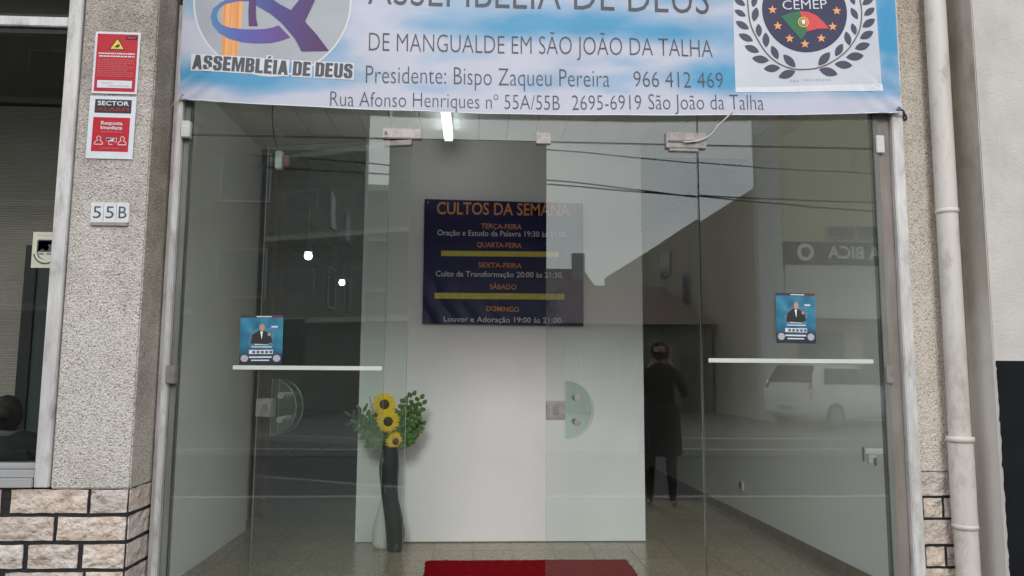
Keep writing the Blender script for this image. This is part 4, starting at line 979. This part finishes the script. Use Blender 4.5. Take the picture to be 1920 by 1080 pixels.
# maroon curtain and things in the dark room
bm = bmesh.new(); n = 90; top, bot = [], []
for i in range(n + 1):
    x = -2.95 + 1.03 * i / n; y = 3.25 + .05 * math.sin(i * .62) + .02 * math.sin(i * 1.7); top.append(bm.verts.new((x, y, 3.3))); bot.append(bm.verts.new((x * 1.0, y + .01 * math.sin(i), .02)))
for i in range(n): f = bm.faces.new((bot[i], bot[i + 1], top[i + 1], top[i])); f.smooth = True
tag(obj('curtain', bm, M['maroon']), 'dark maroon curtain hanging in the dark room behind the left pane', 'curtain')
def bench(x, y):
    t = thing('bench', 'dark wooden bench in the dark room, nearest row' if y < 8 else 'dark wooden bench in the dark room, rear row', 'bench', (x, y, 0), group='benches in the dark room')
    w_ = mat('dark_wood', (.03, .02, .014), .5)
    obj('seat', B(-.8, .8, -.2, .2, .42, .46, bev=.004), w_, t); obj('backrest', B(-.8, .8, -.24, -.205, .46, .9, bev=.004), w_, t)
    for sx in (-.76, .76): obj('leg', B(sx - .03, sx + .03, -.2, .2, 0, .418, bev=.003), w_, t)
bench(-1.9, 7.2); bench(-1.9, 9.4)

# --- inside the left shop
struct('shop_floor', B(-6.0, -2.16, -.15, 3.4, -.25, 0), M['tile_far'])
struct('shop_ceiling', B(-6.0, -2.101, .32, 3.4, 4.22, 4.3), M['ceil'])
struct('shop_wall', B(-2.100, -2.087, -.12, 3.43, 0, 4.2), M['plaster'])
sl = thing('slatted_shutter', 'grey closed slatted shutter seen through the left shop window', 'shutter')
bm = bmesh.new()
z = .02
while z < 4.18:
    v = [bm.verts.new(p) for p in ((-5.9, 1.80, z), (-2.11, 1.80, z), (-2.11, 1.790, z + .0135), (-5.9, 1.790, z + .0135), (-5.9, 1.802, z + .018), (-2.11, 1.802, z + .018))]
    bm.faces.new((v[0], v[1], v[2], v[3])); bm.faces.new((v[3], v[2], v[5], v[4])); z += .0195
o = obj('slats', bm, M['slat'], sl); o['kind'] = 'stuff'
obj('backing', B(-5.9, -2.11, 1.815, 1.85, 0, 4.2), M['plaster_dark'], sl)
bd = thing('black_framed_door', 'dark door with thin black frame behind the left shop window', 'door', (-3.29, 1.62, 0))
obj('door_frame', B(0, .085, 0, .06, 0, 2.27, bev=.003), M['door_black'], bd)
obj('door_frame', B(1.03, 1.11, 0, .06, 0, 2.27, bev=.003), M['door_black'], bd)
obj('door_frame', B(.087, 1.028, 0, .06, 2.225, 2.27, bev=.003), M['door_black'], bd)
obj('door_panel', B(.087, 1.028, .015, .045, .01, 2.223), M['door_dark'], bd)
obj('door_handle', tube(bmesh.new(), [(.96, .014, 1.02), (.96, -.05, 1.02), (.86, -.05, 1.02)], .009, 8), M['steel'], bd)

# ================================================================== PEOPLE
def person(name, label, J, E_, loc, rz, mats, hair_back=True, group=None):
    """J: joint -> (x,y,z,radius); E_: edges. one continuous skinned body"""
    t = thing(name, label, 'person', loc, rz)
    names = list(J); me = bpy.data.meshes.new('body')
    me.from_pydata([J[n][:3] for n in names], [(names.index(a), names.index(b)) for a, b in E_], [])
    o = bpy.data.objects.new('body', me); col.objects.link(o)
    sk_ = o.modifiers.new('s', 'SKIN'); sk_.use_smooth_shade = True
    for i, n in enumerate(names):
        r = J[n][3]; me.skin_vertices[0].data[i].radius = r if isinstance(r, tuple) else (r, r); me.skin_vertices[0].data[i].use_root = (n == 'pelvis')
    ss = o.modifiers.new('u', 'SUBSURF'); ss.levels = 2; ss.render_levels = 2
    bpy.context.view_layer.update()
    m2 = bpy.data.meshes.new_from_object(o.evaluated_get(bpy.context.evaluated_depsgraph_get())); bpy.data.objects.remove(o)
    m2.materials.clear()
    for x in mats: m2.materials.append(x)
    for p in m2.polygons:
        c = p.center; k = min(names, key=lambda n: (Vector(J[n][:3]) - c).length - (J[n][3] if not isinstance(J[n][3], tuple) else J[n][3][0]) * .8); p.use_smooth = True
        p.material_index = 0 if k[:4] in ('head', 'neck', 'hand', 'fing', 'thum', 'nose', 'chin') else (2 if k[:4] in ('hipL', 'hipR', 'knee', 'shin', 'ankl') else (3 if k[:4] in ('foot', 'toe_', 'heel') else 1))
    return t, obj('body', m2, None, t)
def add_hand(J, E_, s, wrist, d, curl, side):
    """palm and five unequal bent fingers from the wrist joint, d forward, curl down, side towards the thumb"""
    W_ = Vector(J[wrist][:3]); d, curl, side = (Vector(v).normalized() for v in (d, curl, side))
    p1 = W_ + d * .045; J['hand' + s] = (*p1, (.030, .018)); E_.append((wrist, 'hand' + s))
    for k, (off, ln_) in enumerate(((.028, .070), (.009, .078), (-.010, .072), (-.028, .058))):
        b = W_ + d * .085 + side * off; m_ = b + d * ln_ * .45 + curl * ln_ * .15; e = m_ + d * ln_ * .25 + curl * ln_ * .45
        for nm, q, r in (('a', b, .0095), ('b', m_, .0085), ('c', e, .0075)): J['fing%s%d%s' % (s, k, nm)] = (*q, r)
        E_ += [('hand' + s, 'fing%s%da' % (s, k)), ('fing%s%da' % (s, k), 'fing%s%db' % (s, k)), ('fing%s%db' % (s, k), 'fing%s%dc' % (s, k))]
    b = W_ + d * .035 + side * .035; e = b + d * .032 + side * .022 + curl * .01
    J['thum%sa' % s] = (*b, .011); J['thum%sb' % s] = (*e, .009); E_ += [('hand' + s, 'thum%sa' % s), ('thum%sa' % s, 'thum%sb' % s)]
def head_parts(t, hz, hy=0, hair='short', hm=None):
    """skull, face features and hair round (0, hy, hz); the face looks to +y"""
    bm = bmesh.new(); ball(bm, (0, hy, hz), .098, .80, .98, 1.18, 22)
    for v in bm.verts:
        q = v.co - Vector((0, hy, hz))
        if q.z < -.02 and q.y > 0: v.co.x *= 1 - .35 * min(1, -q.z / .1)
    h = obj('head', bm, M['skin'], t)
    bm = bmesh.new(); ball(bm, (0, hy + .100, hz - .012), .014, .8, 1.0, 1.7, 10); obj('nose', bm, M['skin'], h)
    for s in (-1, 1):
        obj('ear', ball(bmesh.new(), (s * .079, hy - .004, hz - .005), .022, .4, .8, 1.35, 10), M['skin'], h)
        obj('eye', ball(bmesh.new(), (s * .030, hy + .083, hz + .012), .0105, 1.2, .7, .7, 10), M['white'], h)
        obj('pupil', ball(bmesh.new(), (s * .030, hy + .0895, hz + .012), .0045, 1, .6, 1, 8), M['black'], h)
    obj('mouth', ball(bmesh.new(), (0, hy + .085, hz - .055), .012, 1.7, .5, .35, 10), M['maroon'], h)
    bm = bmesh.new(); ball(bm, (0, hy - .016, hz + .022), .108, .86, .98, 1.12, 26)
    bmesh.ops.delete(bm, geom=[v for v in bm.verts if (v.co.y > hy + .052 and v.co.z < hz + .060) or v.co.z < hz - (.085 if hair == 'long' else .05)], context='VERTS')
    for v in bm.verts: v.co += v.normal * .006 * noise.noise(v.co * 40)
    obj('hair', bm, M['hair'], h)
    if hair == 'long':
        obj('hair_bun', ball(bmesh.new(), (0, hy - .12, hz + .03), .05, 1, .9, .95, 16), M['hair'], h)

# standing photographer beside the camera: seen mirrored in the right door leaf
J = {'pelvis': (0, 0, .93, (.165, .115)), 'belly': (0, .0, 1.08, (.155, .11)), 'chest': (0, -.005, 1.28, (.185, .12)), 'collar': (0, 0, 1.42, (.10, .075)), 'neck': (0, .01, 1.475, .055), 'neckb': (0, .015, 1.53, .05)}
E_ = [('pelvis', 'belly'), ('belly', 'chest'), ('chest', 'collar'), ('collar', 'neck'), ('neck', 'neckb')]
for s, q in (('L', -1), ('R', 1)):
    J['hip' + s] = (q * .095, 0, .86, .105); J['knee' + s] = (q * .11, .02, .48, .065); J['shin' + s] = (q * .115, 0, .30, .058); J['ankl' + s] = (q * .12, -.02, .09, .042); J['foot' + s] = (q * .125, .05, .04, .038); J['toe_' + s] = (q * .135, .16, .028, .028)
    J['shou' + s] = (q * .19, 0, 1.37, .068); J['elbo' + s] = (q * .27, .10, 1.13, .052); J['wris' + s] = (q * .12, .27, 1.42, .034)
    E_ += [('pelvis', 'hip' + s), ('hip' + s, 'knee' + s), ('knee' + s, 'shin' + s), ('shin' + s, 'ankl' + s), ('ankl' + s, 'foot' + s), ('foot' + s, 'toe_' + s), ('collar', 'shou' + s), ('shou' + s, 'elbo' + s), ('elbo' + s, 'wris' + s)]
    add_hand(J, E_, s, 'wris' + s, (-q * .35, .45, .8), (-q * .6, .4, -.2), (0, -.5, .8))
t, b = person('person', 'dark clothed standing person mirrored in the right glass door leaf', J, E_, (2.02, -4.05, -.02), R(12), [M['skin'], M['jacket'], M['trousers'], M['shoe']])
head_parts(t, 1.60, .025)
obj('coat_skirt', lathe(bmesh.new(), [(.225, .52), (.222, .62), (.215, .80), (.20, .95), (.19, 1.05)], n=26), M['jacket'], t)
ph = thing('phone', 'black phone held up by the standing person mirrored in the door', 'phone', (2.02 - .075, -4.05 + .35, 1.545), R(12))
obj('phone_body', B(-.078, .078, -.004, .004, -.037, .037, bev=.003), M['black'], ph)
obj('phone_screen', B(-.074, .074, -.0058, -.0045, -.034, .034), M['car_glass'], ph)

# seated person in the left shop
J = {'pelvis': (0, 0, .50, (.17, .13)), 'belly': (0, .01, .64, (.165, .125)), 'chest': (0, .02, .82, (.20, .135)), 'collar': (0, .03, .935, (.11, .08)), 'neck': (0, .04, .97, .058), 'neckb': (0, .05, 1.02, .052)}
E_ = [('pelvis', 'belly'), ('belly', 'chest'), ('chest', 'collar'), ('collar', 'neck'), ('neck', 'neckb')]
for s, q in (('L', -1), ('R', 1)):
    J['hip' + s] = (q * .10, .08, .49, .10); J['knee' + s] = (q * .13, .46, .49, .068); J['shin' + s] = (q * .13, .45, .28, .058); J['ankl' + s] = (q * .13, .42, .09, .042); J['foot' + s] = (q * .13, .49, .04, .038); J['toe_' + s] = (q * .14, .60, .028, .028)
    J['shou' + s] = (q * .20, .02, .885, .080); J['elbo' + s] = (q * .27, .12, .66, .058); J['wris' + s] = (q * .16, .34, .60, .036)
    E_ += [('pelvis', 'hip' + s), ('hip' + s, 'knee' + s), ('knee' + s, 'shin' + s), ('shin' + s, 'ankl' + s), ('ankl' + s, 'foot' + s), ('foot' + s, 'toe_' + s), ('collar', 'shou' + s), ('shou' + s, 'elbo' + s), ('elbo' + s, 'wris' + s)]
    add_hand(J, E_, s, 'wris' + s, (-q * .2, .9, -.15), (0, .2, -.9), (-q * .9, -.1, 0))
t, b = person('person', 'dark haired person in black jacket sitting behind the left shop window', J, E_, (-2.995, 1.05, 0), R(25), [M['skin'], M['jacket'], M['trousers'], M['shoe']])
head_parts(t, 1.065, .055, 'long')
obj('scarf', tube(bmesh.new(), [(.085 * math.cos(a), .03 + .075 * math.sin(a), .965 + .008 * math.sin(2 * a)) for a in [i * math.pi / 10 for i in range(21)]], .026, 10, caps=False), M['collar'], t)
ch = thing('chair', 'dark chair under the person sitting behind the left shop window', 'chair', (-2.995, 1.05, 0), R(25))
obj('seat', B(-.23, .23, -.20, .24, .36, .40, bev=.01), M['car_plastic'], ch)
obj('backrest', B(-.21, .21, -.25, -.215, .42, .82, bev=.01), M['car_plastic'], ch)
for x, y in ((-.2, -.2), (.2, -.2), (-.2, .2), (.2, .2)): obj('leg', tube(bmesh.new(), [(x, y, 0), (x * .95, y * .95, .358)], .013, 8), M['steel'], ch)

# ================================================================== ACROSS THE STREET (seen mirrored in the glass)
def far_window(parent, x, z, w_, h_, y, face='y', bar=True):
    def bb(a, b, c, d, e, f, bev=0): return B(a, b, c, d, e, f) if face == 'y' else B(c, d, a, b, e, f)
    fr = bmesh.new(); t_ = .06
    for a, b, e, f in ((x - w_ / 2, x + w_ / 2, z, z + t_), (x - w_ / 2, x + w_ / 2, z + h_ - t_, z + h_), (x - w_ / 2, x - w_ / 2 + t_, z + t_, z + h_ - t_), (x + w_ / 2 - t_, x + w_ / 2, z + t_, z + h_ - t_)):
        if face == 'y': box(fr, a, b, y, y + .05, e, f)
        else: box(fr, y, y + .05, a, b, e, f)
    f_ = obj('window', fr, M['far_frame'], parent)
    obj('pane', bb(x - w_ / 2 + t_, x + w_ / 2 - t_, y + .002, y + .02, z + t_, z + h_ - t_), M['far_window'], f_)
def gable_roof(x0, x1, y0, y1, z0, z1, m, parent, hip=0):
    bm = bmesh.new(); ym = (y0 + y1) / 2
    v = [bm.verts.new(p) for p in ((x0, y0, z0), (x1, y0, z0), (x1, y1, z0), (x0, y1, z0), (x0 + hip, ym, z1), (x1 - hip, ym, z1))]
    for f in ((0, 1, 5, 4), (2, 3, 4, 5), (1, 2, 5), (3, 0, 4), (3, 2, 1, 0)): bm.faces.new([v[i] for i in f])
    bmesh.ops.recalc_face_normals(bm, faces=bm.faces); return obj('roof', bm, m, parent)

cf = thing('cafe_building', 'olive cream cafe building with dark sign band mirrored in right fixed pane', 'building')
obj('flank_wall', B(8.55, 8.70, -42, -18.35, -.1, 7.05), M['cafe_flank'], cf)
obj('corner_pilaster', B(8.55, 9.28, -18.34, -18.02, -.1, 9.6), M['white_render'], cf)
obj('front_wall', B(9.285, 24, -18.40, -18.10, -.1, 10.2), M['cafe_wall'], cf)
obj('rear_block', B(8.71, 24, -42, -18.41, -.1, 7.0), M['cafe_wall'], cf)
sb = obj('sign_band', B(9.35, 16, -18.095, -17.98, 4.64, 5.30), M['sign_band'], cf)
# sign lettering faces the shopfront across the street (+y)
me_bm = text_bm('A BICA', 0, 0, 1.62, 0, .36, lambda x, z, l: Vector((x, z, 0)), 0, off=.022, mx_=0)
for v in me_bm.verts: v.co = Vector((12.30 - v.co.x, -17.970, 4.80 + v.co.y))
bmesh.ops.recalc_face_normals(me_bm, faces=me_bm.faces)
obj('lettering', me_bm, M['sign_letter'], sb)
bm = bmesh.new(); tube(bm, [(9.98, -17.978, 4.98), (9.98, -17.955, 4.98)], .26, 24); obj('round_emblem', bm, M['sign_letter'], sb)
bm = bmesh.new(); tube(bm, [(9.98, -17.954, 4.98), (9.98, -17.950, 4.98)], .15, 20); obj('emblem_centre', bm, M['sign_band'], sb)
obj('lower_shopfront', B(9.35, 16, -18.095, -18.03, 2.75, 4.60), M['white_render'], cf)
aw = obj('awning', B(9.6, 15.6, -18.025, -17.2, 2.9, 3.05), M['white_render'], cf)
far_window(cf, -27.7, 5.4, 1.7, 1.1, 8.49, face='x')
for x, z, w_, h_ in ((11.15, 5.42, .95, .42), (12.1, 5.42, .8, .42), (14.2, 6.2, 1.2, 1.4)): far_window(cf, x, z, w_, h_, -18.095)
for x in (10.4, 12.4, 14.6): far_window(cf, x, .6, 1.5, 2.0, -18.028 + .0 if False else -18.095)
far_window(cf, -24.6, 4.0, 1.0, 1.2, 8.49, face='x')
rh = thing('low_house', 'low house with red tiled hipped roof mirrored in the right door leaf', 'building')
obj('wall', B(3.4, 8.4, -29, -22.3, -.1, 3.0), M['grey_wall'], rh)
gable_roof(3.0, 8.52, -29.6, -21.9, 3.0, 4.75, M['roof_red'], rh, .6)
for x in (4.6, 6.6): far_window(rh, x, .9, 1.3, 1.4, -22.295)
obj('house_door', B(7.55, 8.15, -22.3, -22.25, -.1, 2.0), M['far_window'], rh)
gh = thing('gabled_house', 'pale gabled house with chimney mirrored behind the red roof', 'building')
obj('wall', B(-2, 7.6, -50, -42.6, -.1, 5.6), M['pale_wall'], gh)
rf = gable_roof(-2.5, 8.7, -50.4, -42.2, 5.6, 8.2, M['roof_grey'], gh, .9)
obj('chimney', B(6.9, 7.7, -45.5, -44.8, 7.2, 9.1), M['pale_wall'], rf)
for x in (0, 2.5, 5): far_window(gh, x, 3.0, 1.1, 1.3, -42.595)
# apartment blocks on the left of the mirrored street
ab = thing('apartment_block', 'tall grey apartment block with balconies mirrored in left fixed pane', 'building')
obj('wall', B(-18, -5.1, -30, -18.3, -.1, 13.5), M['block_wall'], ab)
obj('roof_slab', B(-18.2, -5.0, -30.4, -18.1, 13.5, 13.85), M['grey_wall'], ab)
for z in (2.9, 5.8, 8.7):
    bl = obj('balcony', B(-17, -8.4, -18.295, -17.3, z, z + .18), M['pale_wall'], ab)
    obj('railing', B(-17, -8.4, -17.36, -17.30, z + .181, z + 1.0), M['grey_wall'], bl)
for z in (3.4, 6.3, 9.2):
    for x in (-15.6, -12.6, -9.6, -7.0): far_window(ab, x, z, 1.5, 1.5, -18.295)
obj('garage_door', B(-12, -8, -18.3, -18.22, -.1, 2.3), M['grey_wall'], ab)
far_window(ab, -22, 3.4, 1.2, 1.4, -5.09, face='x'); far_window(ab, -25, 3.4, 1.2, 1.4, -5.09, face='x'); far_window(ab, -22, 6.2, 1.2, 1.4, -5.09, face='x'); far_window(ab, -25, 6.2, 1.2, 1.4, -5.09, face='x')
a3 = thing('apartment_block', 'farther apartment block mirrored between the left pane and the doorway', 'building')
obj('wall', B(-12, -2.9, -52, -36.6, -.1, 11.0), M['block_wall'], a3)
obj('roof_slab', B(-12.3, -2.6, -52.3, -35.9, 11.0, 11.3), M['pale_wall'], a3)
for k, z in enumerate((2.6, 5.4, 8.2)):
    for x in (-10.5, -8.2, -6.0, -4.2): far_window(a3, x, z + .5, 1.2, 1.5, -36.595)
    bl = obj('balcony', B(-9.2, -5.0, -36.595, -35.7, z, z + .16), M['pale_wall'], a3)
    obj('railing', B(-9.2, -5.0, -35.76, -35.70, z + .161, z + 1.0), M['grey_wall'], bl)
a4 = thing('terraced_house', 'pale terraced house at the far end of the mirrored street', 'building')
obj('wall', B(-2.5, 1.5, -70, -60, -.1, 6.5), M['pale_wall'], a4)
gable_roof(-2.8, 1.8, -70.3, -59.6, 6.5, 8.6, M['roof_red'], a4, .5)
for x in (-1.5, .5): far_window(a4, x, 3.4, 1.0, 1.3, -59.995)

# overhead cables along the street
def wire(x0, z0, x1, z1, y0, y1, sag, label, r=.011):
    pts = [(x0 + (x1 - x0) * t, y0 + (y1 - y0) * t, z0 + (z1 - z0) * t - sag * 4 * t * (1 - t)) for t in [i / 40 for i in range(41)]]
    o = obj('overhead_cable', tube(bmesh.new(), pts, r, 6), M['cable']); tag(o, label, 'cable', 'cables strung above the street')
def wire2(pts, y, r, label):
    o = obj('overhead_cable', tube(bmesh.new(), [(x, y, z) for x, z in smooth(pts, 8)], r, 6), M['cable']); tag(o, label, 'cable', 'cables strung above the street')
wire2([(-16, 5.35), (-6, 4.72), (.893, 4.396), (5.54, 4.148), (16, 4.1)], -6.0, .009, 'highest overhead cable mirrored across the doors')
wire2([(-16, 4.8), (-2.36, 4.06), (.894, 3.983), (5.5, 3.616), (16, 3.2)], -6.05, .011, 'lower overhead cable of the crossing pair mirrored in the doors')
wire2([(-16, 4.9), (-2.36, 4.20), (.95, 3.91), (5.5, 3.73), (16, 3.75)], -6.0, .011, 'upper overhead cable of the crossing pair mirrored in the doors')
wire(-14, 6.4, 3.0, 3.2, -5.6, -20, .2, 'slanting house service cable mirrored in left pane', .008)

# white hatchback
car = thing('parked_car', 'white hatchback parked in front of the cafe, mirrored in right fixed pane', 'car', (10.05, -16.3, -.10), R(156)); car.scale = (1.02, 1.02, 1.10)
# stations along x (front at -x): x, half width, z bottom, z belt, z roof
ST = [(-2.00, .62, .32, .55, .55), (-1.93, .74, .22, .72, .72), (-1.60, .82, .20, .86, .86), (-1.15, .85, .20, .95, .96), (-.85, .86, .20, .98, 1.08), (-.30, .87, .20, 1.0, 1.40), (.25, .87, .20, 1.01, 1.50), (.9, .87, .20, 1.03, 1.51), (1.55, .86, .21, 1.05, 1.48), (1.74, .85, .24, 1.05, 1.34), (1.88, .83, .26, 1.03, 1.08), (1.97, .80, .30, .92, .93), (2.02, .74, .36, .62, .62)]
bm = bmesh.new(); rg = []
for x, w_, zb, zl, zr in ST:
    ww = w_ - .22 * min(1, max(0, (zr - zl) / .45))
    sec = [(0, zb), (w_ * .9, zb), (w_, zb + .12), (w_, (zb + zl) / 2), (w_ * .985, zl), (ww, (zl + 2 * zr) / 3 if zr > zl else zr), (ww * .86, zr - .01), (0, zr + .015)]
    full = sec + [(-a, b) for a, b in sec[-2:0:-1]]
    rg.append([bm.verts.new((x, a, b)) for a, b in full])
nn = len(rg[0])
for i in range(len(rg) - 1):
    for k in range(nn): f = bm.faces.new((rg[i][k], rg[i][(k + 1) % nn], rg[i + 1][(k + 1) % nn], rg[i + 1][k])); f.smooth = True
bm.faces.new(rg[0][::-1]); bm.faces.new(rg[-1]); bmesh.ops.recalc_face_normals(bm, faces=bm.faces)
obj('body', bm, M['car_paint'], car)
def panel(name, pts, m, parent=car):
    p = [Vector(q) for q in pts]; c = sum(p, Vector()) / len(p); n_ = (p[1] - p[0]).cross(p[2] - p[0]).normalized()
    if n_.dot(c - Vector((0, 0, .6))) < 0: n_ = -n_
    bm = bmesh.new(); a_ = [bm.verts.new(q - n_ * .01) for q in p]; b_ = [bm.verts.new(q + n_ * (.045 if 'side' not in name else .012)) for q in p]
    bm.faces.new(a_); bm.faces.new(b_)
    for i in range(len(p)): bm.faces.new((a_[i], b_[i], b_[(i + 1) % len(p)], a_[(i + 1) % len(p)]))
    bmesh.ops.recalc_face_normals(bm, faces=bm.faces); return obj(name, bm, m, parent)
panel('windscreen', [(-.90, -.70, 1.08), (-.90, .70, 1.08), (-.33, .56, 1.435), (-.33, -.56, 1.435)], M['car_glass'])
panel('rear_window', [(1.62, -.58, 1.45), (1.62, .58, 1.45), (1.875, .70, 1.08), (1.875, -.70, 1.08)], M['car_glass'])
for s in (-1, 1):
    for a, b, c_, d_ in ((-.72, .10, -.28, .10), (.16, .95, .16, .95), (1.01, 1.58, 1.01, 1.38)):
        panel('side_window', [(a, s * .872, 1.06), (b, s * .872, 1.06), (d_, s * .70, 1.40), (c_, s * .70, 1.40)], M['car_glass'])
    obj('headlight', ball(bmesh.new(), (-1.82, s * .62, .68), .13, .9, 1.25, .62, 14), M['lamp_lens'], car)
    obj('tail_light', ball(bmesh.new(), (1.90, s * .70, .92), .11, .6, .8, 1.5, 12), M['red_print'], car)
    mr_ = obj('mirror', ball(bmesh.new(), (-.55, s * .97, 1.06), .09, .7, 1.1, .8, 12), M['car_paint'], car)
    obj('mirror_arm', B(-.58, -.52, *sorted((s * .86, s * .93)), 1.02, 1.05), M['car_plastic'], mr_)
    for x in (-1.28, 1.25):
        bm = bmesh.new(); tube(bm, [(x, s * .70, .31), (x, s * .885, .31)], .31, 28); wh = obj('wheel', bm, M['rubber'], car)
        bm = bmesh.new(); tube(bm, [(x, s * .886, .31), (x, s * .900, .31)], .20, 24); obj('rim', bm, M['steel'], wh)
        bm = bmesh.new(); tube(bm, [(x, s * .901, .31), (x, s * .908, .31)], .05, 12); obj('hub_cap', bm, M['car_plastic'], wh)
obj('grille', B(-2.02, -1.94, -.45, .45, .42, .56, bev=.01), M['car_plastic'], car)
obj('number_plate', B(-2.035, -2.022, -.26, .26, .34, .41), M['white'], car)
obj('rear_bumper', B(1.98, 2.06, -.72, .72, .36, .58, bev=.03), M['car_paint'], car)
obj('rear_plate', B(2.062, 2.07, -.26, .26, .44, .55), M['far_frame'], car)
